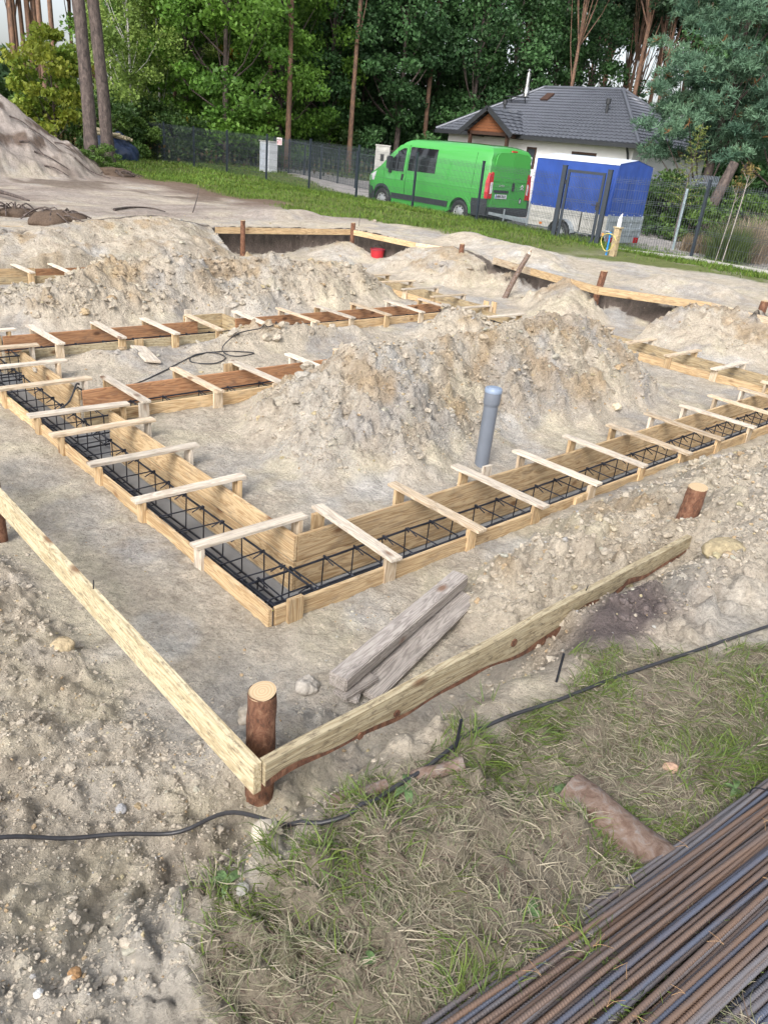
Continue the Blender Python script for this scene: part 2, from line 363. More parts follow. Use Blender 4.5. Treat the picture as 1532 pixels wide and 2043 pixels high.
def ground_mat():
    m, n, b = newmat('earth'); b.inputs['Roughness'].default_value = .95; b.inputs['Specular IOR Level'].default_value = .2
    at_ = _n(n, 'ShaderNodeVertexColor', layer_name='Col'); tc = _n(n, 'ShaderNodeTexCoord')
    n1 = _n(n, 'ShaderNodeTexNoise', Scale=45.0, Detail=8.0, Roughness=.7); n.links.new(tc.outputs['Object'], n1.inputs['Vector'])
    n2 = _n(n, 'ShaderNodeTexNoise', Scale=9.0, Detail=6.0, Roughness=.65); n.links.new(tc.outputs['Object'], n2.inputs['Vector'])
    r1 = _n(n, 'ShaderNodeMapRange'); r1.inputs['From Min'].default_value = .3; r1.inputs['From Max'].default_value = .7; r1.inputs['To Min'].default_value = .72; r1.inputs['To Max'].default_value = 1.2
    n.links.new(n1.outputs['Fac'], r1.inputs['Value'])
    r2 = _n(n, 'ShaderNodeMapRange'); r2.inputs['From Min'].default_value = .35; r2.inputs['From Max'].default_value = .65; r2.inputs['To Min'].default_value = .86; r2.inputs['To Max'].default_value = 1.12
    n.links.new(n2.outputs['Fac'], r2.inputs['Value'])
    mu = _n(n, 'ShaderNodeMath', operation='MULTIPLY'); n.links.new(r1.outputs[0], mu.inputs[0]); n.links.new(r2.outputs[0], mu.inputs[1])
    v = _n(n, 'ShaderNodeVectorMath', operation='SCALE'); n.links.new(at_.outputs['Color'], v.inputs[0]); n.links.new(mu.outputs[0], v.inputs['Scale'])
    n.links.new(v.outputs[0], b.inputs['Base Color'])
    n3 = _n(n, 'ShaderNodeTexNoise', Scale=22.0, Detail=10.0, Roughness=.72); n.links.new(tc.outputs['Object'], n3.inputs['Vector'])
    vo = _n(n, 'ShaderNodeTexVoronoi', Scale=38.0); n.links.new(tc.outputs['Object'], vo.inputs['Vector'])
    b1 = _n(n, 'ShaderNodeBump', Strength=1.0, Distance=.045); n.links.new(n3.outputs['Fac'], b1.inputs['Height'])
    b2 = _n(n, 'ShaderNodeBump', Strength=.35, Distance=.012); n.links.new(vo.outputs['Distance'], b2.inputs['Height']); n.links.new(b1.outputs[0], b2.inputs['Normal'])
    n.links.new(b2.outputs[0], b.inputs['Normal'])
    return m
def attr_mat(name, rough_=.8, transl=0, bump=0, bscale=30, varscale=0, spec=.3):
    m, n, b = newmat(name); b.inputs['Roughness'].default_value = rough_; b.inputs['Specular IOR Level'].default_value = spec
    a = _n(n, 'ShaderNodeVertexColor', layer_name='Col'); src = a.outputs['Color']
    tc = _n(n, 'ShaderNodeTexCoord')
    if varscale:
        no = _n(n, 'ShaderNodeTexNoise', Scale=varscale, Detail=5.0); n.links.new(tc.outputs['Object'], no.inputs['Vector'])
        r = _n(n, 'ShaderNodeMapRange'); r.inputs['From Min'].default_value = .3; r.inputs['From Max'].default_value = .7; r.inputs['To Min'].default_value = .75; r.inputs['To Max'].default_value = 1.2
        n.links.new(no.outputs['Fac'], r.inputs['Value'])
        v = _n(n, 'ShaderNodeVectorMath', operation='SCALE'); n.links.new(src, v.inputs[0]); n.links.new(r.outputs[0], v.inputs['Scale']); src = v.outputs[0]
    n.links.new(src, b.inputs['Base Color'])
    if bump:
        nb = _n(n, 'ShaderNodeTexNoise', Scale=bscale, Detail=6.0); n.links.new(tc.outputs['Object'], nb.inputs['Vector'])
        bp = _n(n, 'ShaderNodeBump', Strength=bump, Distance=.01); n.links.new(nb.outputs['Fac'], bp.inputs['Height']); n.links.new(bp.outputs[0], b.inputs['Normal'])
    if transl:
        t = _n(n, 'ShaderNodeBsdfTranslucent'); n.links.new(src, t.inputs['Color'])
        mx = _n(n, 'ShaderNodeMixShader', Fac=transl); n.links.new(b.outputs[0], mx.inputs[1]); n.links.new(t.outputs[0], mx.inputs[2])
        n.links.new(mx.outputs[0], n.nodes['Material Output'].inputs['Surface'])
    return m
def wood(name, c1, c2, stain=(.12, .11, .10), samt=.3, knot=(.16, .07, .03), gs=1.0, ss_=(7, 22)):
    "boards: grain along local X, knots, fungus stain"
    m, n, b = newmat(name); b.inputs['Roughness'].default_value = .75; b.inputs['Specular IOR Level'].default_value = .25
    tc = _n(n, 'ShaderNodeTexCoord'); oi = _n(n, 'ShaderNodeObjectInfo')
    sh = _n(n, 'ShaderNodeVectorMath', operation='SCALE'); sh.inputs[0].default_value = (37, 19, 53); n.links.new(oi.outputs['Random'], sh.inputs['Scale'])
    ad = _n(n, 'ShaderNodeVectorMath', operation='ADD'); n.links.new(tc.outputs['Object'], ad.inputs[0]); n.links.new(sh.outputs[0], ad.inputs[1])
    mp = _n(n, 'ShaderNodeMapping'); mp.inputs['Scale'].default_value = (1.1*gs, 14*gs, 14*gs); n.links.new(ad.outputs[0], mp.inputs['Vector'])
    g = _n(n, 'ShaderNodeTexNoise', Scale=1.0, Detail=3.0, Distortion=1.6); n.links.new(mp.outputs[0], g.inputs['Vector'])
    wv = _n(n, 'ShaderNodeMath', operation='MULTIPLY'); wv.inputs[1].default_value = 46.0; n.links.new(g.outputs['Fac'], wv.inputs[0])
    sn = _n(n, 'ShaderNodeMath', operation='SINE'); n.links.new(wv.outputs[0], sn.inputs[0])
    mp2 = _n(n, 'ShaderNodeMapping'); mp2.inputs['Scale'].default_value = (4, 120, 120); n.links.new(ad.outputs[0], mp2.inputs['Vector'])
    fi = _n(n, 'ShaderNodeTexNoise', Scale=1.0, Detail=3.0); n.links.new(mp2.outputs[0], fi.inputs['Vector'])
    a1 = _n(n, 'ShaderNodeMath', operation='MULTIPLY_ADD'); n.links.new(sn.outputs[0], a1.inputs[0]); a1.inputs[1].default_value = .30; n.links.new(fi.outputs['Fac'], a1.inputs[2])
    cr = _n(n, 'ShaderNodeValToRGB'); cr.color_ramp.elements[0].position = .12; cr.color_ramp.elements[1].position = .72
    c2 = tuple(v*.82 for v in c2)
    cr.color_ramp.elements[0].color = (*c2, 1); cr.color_ramp.elements[1].color = (*c1, 1)
    n.links.new(a1.outputs[0], cr.inputs['Fac'])
    # knots
    mp3 = _n(n, 'ShaderNodeMapping'); mp3.inputs['Scale'].default_value = (2.6, 5.5, 5.5); n.links.new(ad.outputs[0], mp3.inputs['Vector'])
    vo = _n(n, 'ShaderNodeTexVoronoi', Scale=1.0); n.links.new(mp3.outputs[0], vo.inputs['Vector'])
    kr = _n(n, 'ShaderNodeMapRange'); kr.inputs['From Min'].default_value = .07; kr.inputs['From Max'].default_value = .16; kr.inputs['To Min'].default_value = .8; kr.inputs['To Max'].default_value = 0
    n.links.new(vo.outputs['Distance'], kr.inputs['Value'])
    mk = _n(n, 'ShaderNodeMix', data_type='RGBA'); n.links.new(kr.outputs[0], mk.inputs['Factor']); n.links.new(cr.outputs[0], mk.inputs[6]); mk.inputs[7].default_value = (*knot, 1)
    # stain
    mp4 = _n(n, 'ShaderNodeMapping'); mp4.inputs['Scale'].default_value = (ss_[0], ss_[1], ss_[1]); n.links.new(ad.outputs[0], mp4.inputs['Vector'])
    st = _n(n, 'ShaderNodeTexNoise', Scale=1.0, Detail=8.0, Roughness=.7); n.links.new(mp4.outputs[0], st.inputs['Vector'])
    sr = _n(n, 'ShaderNodeMapRange'); sr.inputs['From Min'].default_value = .50; sr.inputs['From Max'].default_value = .72; sr.inputs['To Min'].default_value = 0; sr.inputs['To Max'].default_value = min(1, samt*1.6)
    n.links.new(st.outputs['Fac'], sr.inputs['Value'])
    ms = _n(n, 'ShaderNodeMix', data_type='RGBA'); n.links.new(sr.outputs[0], ms.inputs['Factor']); n.links.new(mk.outputs[2], ms.inputs[6]); ms.inputs[7].default_value = (*stain, 1)
    # board to board tone
    rr_ = _n(n, 'ShaderNodeMapRange'); rr_.inputs['To Min'].default_value = .74; rr_.inputs['To Max'].default_value = 1.16; n.links.new(oi.outputs['Random'], rr_.inputs['Value'])
    sc2 = _n(n, 'ShaderNodeVectorMath', operation='SCALE'); n.links.new(ms.outputs[2], sc2.inputs[0]); n.links.new(rr_.outputs[0], sc2.inputs['Scale'])
    n.links.new(sc2.outputs[0], b.inputs['Base Color'])
    bp = _n(n, 'ShaderNodeBump', Strength=.5, Distance=.003); n.links.new(a1.outputs[0], bp.inputs['Height']); n.links.new(bp.outputs[0], b.inputs['Normal'])
    return m
def bark(name, c1, c2, c3, sx=18, sz=5, bump=.8):
    m, n, b = newmat(name); b.inputs['Roughness'].default_value = .85
    tc = _n(n, 'ShaderNodeTexCoord'); mp = _n(n, 'ShaderNodeMapping'); mp.inputs['Scale'].default_value = (sx, sx, sz); n.links.new(tc.outputs['Object'], mp.inputs['Vector'])
    no = _n(n, 'ShaderNodeTexNoise', Scale=1.0, Detail=8.0, Roughness=.7, Distortion=.6); n.links.new(mp.outputs[0], no.inputs['Vector'])
    cr = _n(n, 'ShaderNodeValToRGB'); e = cr.color_ramp.elements; e[0].position = .35; e[0].color = (*c2, 1); e[1].position = .68; e[1].color = (*c3, 1)
    q = e.new(.5); q.color = (*c1, 1)
    n.links.new(no.outputs['Fac'], cr.inputs['Fac']); n.links.new(cr.outputs[0], b.inputs['Base Color'])
    bp = _n(n, 'ShaderNodeBump', Strength=bump, Distance=.02); n.links.new(no.outputs['Fac'], bp.inputs['Height']); n.links.new(bp.outputs[0], b.inputs['Normal'])
    return m
MT = {}
MT['earth'] = ground_mat()
MT['pale'] = wood('pine_pale', (.66, .55, .41), (.56, .42, .28), samt=.4)
MT['yellow'] = wood('pine_yellow', (.60, .45, .27), (.47, .31, .16), samt=.3)
MT['olive'] = wood('pine_olive', (.50, .40, .25), (.38, .28, .155), samt=.5)
MT['red'] = wood('pine_wet_red', (.46, .25, .13), (.34, .165, .085), samt=.35, knot=(.06, .025, .015))
MT['white'] = wood('pine_fresh', (.70, .63, .53), (.61, .51, .40), samt=.5, stain=(.30, .27, .24))
MT['spot'] = wood('pine_mouldy', (.58, .50, .34), (.48, .39, .24), samt=1.5, stain=(.13, .10, .07), ss_=(26, 70))
MT['grey'] = wood('old_plank', (.43, .39, .355), (.32, .285, .26), samt=.3, stain=(.08, .07, .065), gs=1.4)
MT['barkbirch'] = bark('birch_bark', (.48, .47, .43), (.10, .09, .08), (.56, .55, .51), 6, 14)
MT['barkred'] = bark('pine_bark_red', (.165, .072, .040), (.06, .032, .022), (.30, .165, .10), 26, 16, 1.0)
MT['barkdark'] = bark('pine_bark_dark', (.085, .065, .058), (.035, .028, .027), (.16, .125, .11), 12, 5)
MT['barkrust'] = bark('pine_bark_rust', (.17, .10, .068), (.08, .055, .045), (.28, .16, .095), 9, 3)
MT['barkpurple'] = bark('pine_bark_weathered', (.165, .115, .09), (.10, .06, .042), (.215, .19, .175), 26, 34, .6)
MT['steel'] = plain('dark_rebar', (.035, .038, .05), .45, .6, .3, 200, .4, 12)
MT['conc'] = plain('lean_concrete', (.20, .205, .21), .8, 0, .3, 40, .2, 3)
MT['concpale'] = plain('precast_concrete', (.40, .39, .37), .85, 0, .4, 60, .18, 4)
MT['fence'] = plain('anthracite_paint', (.028, .038, .052), .45, .2, 0, 10, .1)
MT['black'] = plain('black_rubber', (.018, .018, .02), .6, 0, .2, 80, .3, 20)
MT['cable'] = plain('cable_sheath', (.03, .03, .034), .42, 0, .1, 80, .3, 20)
MT['pvc'] = plain('grey_pvc', (.145, .165, .20), .35, 0, 0, 10, .06)
MT['pvcblue'] = plain('lid_pvc', (.22, .28, .38), .35, 0, 0, 10, .06)
# ------------------------------------------------------------------ ground sheet
def build_ground():
    X, Y = lines(); xx, yy = np.meshgrid(X, Y)
    x = xx.ravel(); y = yy.ravel(); z = HF(x, y); nx, ny = len(X), len(Y)
    idx = np.arange(nx*ny).reshape(ny, nx)
    F = np.stack([idx[:-1, :-1], idx[:-1, 1:], idx[1:, 1:], idx[1:, :-1]], -1).reshape(-1, 4)
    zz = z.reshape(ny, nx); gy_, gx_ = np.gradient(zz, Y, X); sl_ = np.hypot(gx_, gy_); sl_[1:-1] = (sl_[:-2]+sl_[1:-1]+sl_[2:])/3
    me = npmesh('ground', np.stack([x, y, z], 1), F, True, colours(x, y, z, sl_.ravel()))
    o = link('ground', me, MT['earth']); tag(o, kind='structure')
build_ground()

def hit(px, py, lo=1.2, hi=60):
    "where the viewing ray of a photo pixel meets the ground"
    d = ROT @ _ray((px, py)); t = np.concatenate([np.arange(lo, 12, .01), np.arange(12, hi, .05)]); X, Y, Z = d.x*t, d.y*t, CAM.z+d.z*t
    k = np.argmax(Z <= HF(X, Y)); return Vector((X[k], Y[k], Z[k]))
# ------------------------------------------------------------------ formwork
def board(name, mat, parent, a, b, thick, height, up=(0, 0, 1), bev=.002, wav=0):
    "a,b: centre line ends (parent space). Local X runs along the board"
    a = Vector(a); b = Vector(b); L = (b-a).length; d = (b-a)/L; u = Vector(up); s = u.cross(d).normalized(); u = d.cross(s)
    m = MB().box(-L/2, L/2, -thick/2, thick/2, -height/2, height/2)
    o = m.build(name, mat, parent, bevel=bev)
    o.matrix_local = Matrix(((d.x, s.x, u.x, (a.x+b.x)/2), (d.y, s.y, u.y, (a.y+b.y)/2), (d.z, s.z, u.z, (a.z+b.z)/2), (0, 0, 0, 1)))
    return o
J = lambda s=1: random.uniform(-s, s)
def shutter(label, boards, cross, mats, extra=()):
    """boards: (axis, c, a, b, matkey): vertical board in the plane axis=c from a to b, two planks high.
    cross: ('x'|'y', position along strip, lo, hi) crosspieces with a stake under each end"""
    x0, y0 = boards[0][1:3] if boards[0][0] == 'x' else (boards[0][2], boards[0][1])
    P = Vector((x0, y0, 0)); root = empty('formwork', P)
    tag(root, label, 'formwork', 'timber formwork of the strip footings')
    for ax, c, a, b, mk in boards:
        n = max(1, round((b-a)/3.1)); e = [a+(b-a)*i/n for i in range(n+1)]
        for i in range(n):
            for lv, (z0, z1) in enumerate(((.02, .2), (-.2, .014))):
                q0, q1 = e[i]+.002, e[i+1]-.002
                zz = (z0+z1)/2+(J(.006) if lv == 0 else 0)
                A = (c, q0, zz) if ax == 'x' else (q0, c, zz); B = (c, q1, zz) if ax == 'x' else (q1, c, zz)
                mkk = mk[i % len(mk)] if isinstance(mk, (list, tuple)) else mk; m_ = MT['olive' if (lv == 1 and mkk == 'red') else mkk]
                board('side_board', m_, root, Vector(A)-P, Vector(B)-P, .026, z1-z0-.003)
    for ax, c, lo, hi in cross:
        z = .262; t = J(.018); mk = random.choice(mats); o1, o2 = J(.03), J(.03)
        if ax == 'x': A, B = (lo+o1, c+t, z), (hi+o2, c-t+J(.01), z)
        else: A, B = (c+t, lo+o1, z), (c-t+J(.01), hi+o2, z)
        board('crosspiece', MT[mk], root, Vector(A)-P, Vector(B)-P, .082+J(.006), .021)
        for s, q in ((-1, lo+.062), (1, hi-.062)):
            zt = .249; zb = -.12; k = J(.015)
            if ax == 'x': A, B = (q+s*.0, c+k, zb), (q, c+k, zt)
            else: A, B = (c+k, q, zb), (c+k, q, zt)
            up = (0, 1, 0) if ax == 'x' else (1, 0, 0)
            board('stake', MT[random.choice(['yellow', 'pale', 'yellow', 'white'])], root, Vector(A)-P, Vector(B)-P, .027, .088+J(.008), up)
    for (x, y, zt, dirx, mk) in extra:
        board('stake', MT[mk], root, Vector((x, y, -.1))-P, Vector((x, y, zt))-P, .027, .095, (1, 0, 0) if dirx else (0, 1, 0))
    return root
W_Y = [3.42, 4.12, 4.79, 5.44, 5.90, 6.67, 7.31, 7.97]
S_X = [2.78, 3.48, 4.15, 4.85, 5.555, 6.21, 6.9, 7.57, 8.25, 8.93, 9.6]
C1_X = [2.80, 3.50, 4.165, 4.88, 5.51, 6.19, 6.86, 7.56, 8.245, 8.90]
C2_X = [2.875, 3.56, 4.18, 4.765, 5.47, 6.175, 6.815, 7.485, 8.16, 8.85]
shutter('pale timber formwork of the left-hand footing, open trench running away from the near corner',
        [('x', 1.931, 2.72, 9.4, 'yellow'), ('x', 2.514, 3.302, 5.947, 'yellow'), ('x', 2.514, 6.563, 8.037, ['yellow']), ('x', 2.514, 8.65, 10.6, 'yellow')],
        [('x', y, 1.85, 2.67) for y in W_Y+[8.66, 9.3]], ['white', 'pale', 'white'])
shutter('long timber formwork of the front footing, from the near corner off to the right',
        [('y', 2.731, 1.96, 10.23, 'yellow'), ('y', 3.316, 2.53, 10.2, ['yellow', 'yellow', 'pale'])],
        [('y', x, 2.66, 3.48) for x in S_X], ['white', 'pale', 'white', 'pale'], [(2.07, 2.70, .235, 1, 'yellow'), (4.36, 3.36, .27, 1, 'white'), (4.66, 2.705, .20, 1, 'yellow')])
shutter('timber formwork of the first cross footing with reddish boards, partly behind the big heap',
        [('y', 5.961, 2.53, 9.6, ['yellow', 'yellow']), ('y', 6.549, 2.53, 8.94, ['red', 'olive', 'olive'])],
        [('y', x, 5.82, 6.70) for x in C1_X], ['white', 'white', 'pale'], [(4.05, 6.59, .27, 1, 'yellow')])
shutter('timber formwork of the second cross footing with red brown rear board and notch',
        [('y', 8.051, 2.53, 8.94, ['spot', 'yellow']), ('y', 8.619, 2.53, 4.85, ['red']), ('y', 8.619, 5.4, 9.27, ['red', 'red']),
         ('x', 4.84, 8.62, 8.95, 'olive'), ('x', 5.414, 8.62, 8.95, 'olive'), ('y', 8.962, 4.84, 5.41, 'olive')],
        [('y', x, 7.90, 8.76) for x in C2_X], ['white', 'pale', 'white'], [(4.93, 9.0, .27, 1, 'white'), (5.5, 8.98, .27, 1, 'white'), (3.78, 8.02, .21, 1, 'yellow')])
shutter('farthest timber formwork, mostly hidden behind the long heap',
        [('y', 11.986, 1.5, 9.27, 'olive'), ('y', 12.615, 1.5, 9.9, ['yellow', 'red'])],
        [('y', x, 11.87, 12.69) for x in (2.6, 3.3, 4.0, 4.53, 5.2, 5.9, 6.6, 7.3, 7.95, 8.6)], ['pale', 'white'], [(4.28, 12.65, .3, 1, 'grey')])
shutter('timber formwork of the stepped right-hand footing near the profile boards',
        [('x', 9.296, 8.65, 11.97, 'yellow'), ('x', 9.914, 8.2, 12.6, ['olive', 'olive']),
         ('x', 8.951, 6.58, 8.037, 'yellow'), ('x', 9.544, 6.56, 8.2, ['olive']), ('y', 8.19, 9.56, 9.9, 'olive'), ('y', 6.549, 9.56, 10.2, 'olive'),
         ('x', 9.606, 3.34, 5.947, 'yellow'), ('x', 10.234, 2.75, 6.53, ['olive', 'olive'])],
        [('x', y, 9.19, 10.06) for y in (8.8, 9.45, 10.1, 10.72, 11.4)]+[('x', y, 8.86, 9.76) for y in (6.68, 7.33, 7.95)]+[('x', y, 9.52, 10.4) for y in (4.06, 4.73, 5.41, 6.1)],
        ['white', 'pale'], [(9.66, 8.0, .33, 0, 'yellow'), (9.74, 7.9, .33, 0, 'yellow'), (10.0, 6.6, .3, 0, 'pale')])
# lean concrete in the trench bottoms
m = MB()
for i, (a, b, c, d) in enumerate(RECTS[:8]): m.box(a+.001, b-.001, c+.001, d-.001, -.28, -.205+i*.0015)
tag(m.build('concrete_blinding', MT['conc']), kind='structure')
# ------------------------------------------------------------------ reinforcement cages
def cage(label, axis, c0, c1, a, b, step=.235):
    mid = (c0+c1)/2; w2 = (c1-c0)/2
    root = empty('rebar_cage', (mid, a, 0) if axis == 'y' else (a, mid, 0)); tag(root, label, 'rebar cage', 'reinforcement cages in the footing trenches')
    L = b-a
    def P(u, v, z): return (v, u, z) if axis == 'y' else (u, v, z)
    for v, z in ((-w2, .10), (w2, .10), (-w2, -.155), (w2, -.155)):
        pts = [P(t*L/12, v+J(.006), z+J(.006)) for t in range(13)]
        MB().tube(pts, .0075, 6).build('long_bar', MT['steel'], root)
    MB().tube([P(t*L/12, -w2+.03+J(.008), .09+J(.006)) for t in range(13)], .0075, 6).build('long_bar', MT['steel'], root)
    n = min(90, int(L/step))
    mb0 = None
    for i in range(n):
        u = (i+.5)*L/n+J(.02); q = J(.02)
        pts = [P(u, -w2-.012, -.165), P(u+q, -w2-.012, .11), P(u, w2+.012, .112), P(u+q, w2+.012, -.165), P(u, -w2-.012, -.168)]
        mb = MB()
        for s, e in zip(pts[:-1], pts[1:]): mb.tube([s, e], .0048, 5)
        # hooked ends and tie wire
        mb.tube([P(u+q, w2+.012, .112), P(u+q+.035, w2-.05, .06)], .0045, 5)
        mb.tube([P(u, -w2-.012, .11), P(u+.03, -w2+.05, .08)], .0045, 5)
        mb.tube([P(u-.008, w2, .114), P(u+.008, w2-.012, .09)], .007, 5); mb.tube([P(u-.008, -w2, .114), P(u+.008, -w2+.012, .09)], .007, 5)
        mb.build('stirrup', MT['steel'], root)
cage('dark rebar cage lying in the left-hand footing trench', 'y', 2.04, 2.33, 2.80, 10.2)
cage('dark rebar cage along the front footing trench', 'x', 2.86, 3.13, 2.02, 9.8)
cage('rebar cage in the first cross footing, between reddish boards', 'x', 6.10, 6.36, 2.36, 9.3, .34)
cage('rebar cage in the second cross footing', 'x', 8.2, 8.44, 2.36, 9.2, .34)
cage('rebar cage in the right-hand stepped footing', 'y', 9.22, 9.46, 6.2, 12.3, .4)
# green-yellow guide string in the left trench
tag(MB().tube([(1.99, 2.78, .135), (1.99, 6.4, .14), (1.985, 10.2, .14)], .0022, 5).build('guide_string', plain('string_lime', (.45, .6, .08), .6)), 'thin lime green guide string stretched inside the left-hand trench', 'string')
# ------------------------------------------------------------------ profile boards on log posts
def log_post(label, x, y, z0, z1, r, lean=(0, 0), mat='barkred'):
    root = empty('log_post', (x, y, z0)); tag(root, label, 'post', 'log posts carrying the profile boards')
    h = z1-z0; n = 26; nr = 22
    V = []; 
    for i in range(nr+1):
        t = i/nr
        z = -.3+t*(h+.3); tt = z/h
        for k in range(n):
            a = 2*PI*k/n; rr = r*(1.04-.06*tt)*(1+.05*math.sin(a*2+z*5+x)+.035*J()+.02*math.sin(a*5+z*30))
            V.append((lean[0]*tt+math.cos(a)*rr, lean[1]*tt+math.sin(a)*rr, z))
    mb = MB(); mb.add(V, [(i*n+k, i*n+(k+1) % n, (i+1)*n+(k+1) % n, (i+1)*n+k) for i in range(nr) for k in range(n)], True)
    mb.build('bark', MT[mat], root)
    c = MB(); c.add([(lean[0]+math.cos(2*PI*k/n)*r*.97, lean[1]+math.sin(2*PI*k/n)*r*.97, h+.003+.01*math.cos(2*PI*k/n)) for k in range(n)]+[(lean[0], lean[1], h+.004)],
                     [(k, (k+1) % n, n) for k in range(n)])
    c.build('cut_end', endgrain, root)
    return root
def endgrain_mat():
    m, n, b = newmat('end_grain'); b.inputs['Roughness'].default_value = .8
    tc = _n(n, 'ShaderNodeTexCoord'); wv = _n(n, 'ShaderNodeTexWave', wave_type='RINGS', rings_direction='Z', Scale=28.0, Distortion=2.0, Detail=3.0)
    n.links.new(tc.outputs['Object'], wv.inputs['Vector'])
    cr = _n(n, 'ShaderNodeValToRGB'); cr.color_ramp.elements[0].color = (.40, .29, .17, 1); cr.color_ramp.elements[1].color = (.50, .38, .24, 1)
    n.links.new(wv.outputs['Fac'], cr.inputs['Fac']); n.links.new(cr.outputs[0], b.inputs['Base Color'])
    return m
endgrain = endgrain_mat()
def plankrun(label, pts, h, th, mk, zoff=0):
    root = empty('profile_board', pts[0]); tag(root, label, 'board', 'profile boards round the excavation')
    P = Vector(pts[0])
    for i, (a, b) in enumerate(zip(pts[:-1], pts[1:])):
        a = Vector(a); b = Vector(b)
        board('plank', MT[mk[i % len(mk)]], root, a-P-Vector((0, 0, h/2)), b-P-Vector((0, 0, h/2)), th, h)
    return root
def post_xy(px, py, z, lean=(0, 0)):
    v = at(px, py, z); return v.x-lean[0], v.y-lean[1]
log_post('thick orange brown log post with sawn top where the near profile boards meet', 1.245, 1.79, -.02, .61, .052)
log_post('reddish log stub sticking out of the rubble on the right', 4.42, 1.80, .30, .68, .060, (.03, -.01))
log_post('red log post cut by the left edge of the photo', 1.10, 4.30, -.05, .66, .05)
log_post('slim log post in front of the far pit wall', *post_xy(485, 440, 0.79, (0, 0)), 0.00, 0.79, 0.05, (0, 0))
log_post('log post at the far corner where two profile boards meet', *post_xy(705, 445, 0.78, (0, 0)), 0.10, 0.78, 0.05, (0, 0))
log_post('short log post on the right-hand profile boards below the green van', *post_xy(922, 487, 0.78, (0, 0)), 0.20, 0.78, 0.05, (0, 0))
log_post('leaning log post behind the small heap on the right', *post_xy(1205, 541, 0.83, (.03, -.05)), 0.20, 0.83, 0.06, (.03, -.05))
log_post('log post at the right edge of the photo beside the profile board', *post_xy(1526, 601, 0.83, (.02, -.04)), 0.20, 0.83, 0.06, (.02, -.04))
plankrun('long mould-spotted profile board running along the left of the near corner', [(1.105, 1.60, .5), (1.10, 5.3, .505)], .135, .032, ['spot'])
far = [(at(430, 453, .64)), (at(700, 457.5, .64)), (at(830, 484, .64)), (at(925, 498, .64))]
plankrun('straight fresh profile board across the far end of the pit', [far[0], far[1]], .12, .03, ['yellow'])
plankrun('fresh profile board from the far corner post towards the green van', [far[1]+Vector((.02, -.03, 0)), far[2], far[3]], .11, .03, ['yellow', 'pale'])
plankrun('weathered profile board from the leaning pole to the right edge', [at(985, 513, .64), at(1060, 535, .64), at(1195, 572, .64), at(1420, 604, .64), at(1600, 650, .66)], .125, .03, ['pale', 'yellow', 'yellow'])
plankrun('short end of a profile board at the left edge, above a dark pit corner', [at(-90, 450, .62), at(47, 451, .62)], .10, .03, ['yellow'])
# waney edged front profile board (bark along its wavy lower edge)
def waney():
    P = Vector((1.125, 1.585, 0)); root = empty('profile_board', P); tag(root, 'front profile board with wavy bark edge, leading right from the near log post', 'board', 'profile boards round the excavation')
    L = 3.02; N = 90; th = .034
    def low(s): return .135-.028*math.sin(s*2.6+.6)-.018*math.sin(s*6.1+1)-.006*math.sin(s*17)+(-.02 if s > 2.3 else 0)
    xs = [L*i/N for i in range(N+1)]
    V = []; F = []
    for s in xs:
        l = .5-low(s)
        for y in (0, th): V += [(s, y, .5+.002*math.sin(s*9)), (s, y, l)]
    for i in range(N):
        a = 4*i; b = a+4
        F += [(a, b, b+1, a+1), (a+2, a+3, b+3, b+2), (a, a+2, b+2, b)]
    F += [(0, 1, 3, 2), (4*N, 4*N+2, 4*N+3, 4*N+1)]
    MB().add(V, F).build('plank', MT['spot'], root)
    V = []; F = []
    for i, s in enumerate(xs):
        l = .5-low(s); hgt = .014+.018*max(0, math.sin(s*2.6+2.4))+.006*math.sin(s*14)+(.045 if 1.45 < s < 2.15 else 0)*math.sin((s-1.45)/.7*PI)
        V += [(s, -.004, l+max(.008, hgt)), (s, -.006, l-.003), (s, th+.003, l-.003), (s, th+.002, l+.006)]
    for i in range(N):
        a = 4*i; b = a+4
        F += [(a, b, b+1, a+1), (a+1, b+1, b+2, a+2), (a+2, b+2, b+3, a+3)]
    MB().add(V, F).build('bark_edge', MT['barkred'], root)
    for s, zz in ((.62, .40), (1.35, .435), (.43, .39)):
        MB().cyl((s, -.004, zz), .016 if s < 1 else .02, .006, 'y', 14).build('knot', MT['barkred'], root)
    MB().tube([(1.93, .017, .49), (1.935, .012, .53)], .0025, 6).build('nail', MT['steel'], root)
    root.rotation_euler = (0, 0, math.radians(.6))
waney()
tag(MB().tube([(1.105, 2.92, .49), (1.11, 2.92, .545)], .003, 6).build('nail', MT['steel']), 'bent steel nail standing on the left mould-spotted profile board', 'nail')
# ------------------------------------------------------------------ loose timber
def beam(name, label, a, b, w_, h_, mk, up=(0, 0, 1), roll=0):
    o = board(name, MT[mk], None, a, b, w_, h_, up, bev=.006); tag(o, label, 'timber', 'loose timber near the front footing'); return o
beam('old_beam', 'thick weathered grey beam lying on top of the timber pile by the front footing', (1.84, 2.06, .20), (2.98, 2.36, .225), .10, .072, 'grey')
beam('old_plank', 'wide old grey plank leaning under the thick beam', (1.97, 2.00, .105), (2.96, 2.27, .16), .13, .028, 'grey', (0, -.12, 1))
beam('wood_block', 'short weathered offcut wedged under the end of the thick beam', (1.83, 2.03, .148), (2.06, 2.06, .140), .085, .026, 'grey')
beam('wood_block', 'second short offcut, lying crossways below the beam end', (1.86, 1.99, .128), (2.02, 2.12, .12), .08, .018, 'grey')
o = beam('loose_plank', 'short pale plank lying on the sand between the two cross footings', (3.66, 7.80, .19), (3.58, 7.28, .16), .17, .025, 'white', (.15, 0, 1))
beam('loose_plank', 'reddish board end standing beside the grass next to the steel stake', (2.60, 1.30, .40), (2.84, 1.50, .28), .07, .02, 'olive', (.5, -.5, .6))
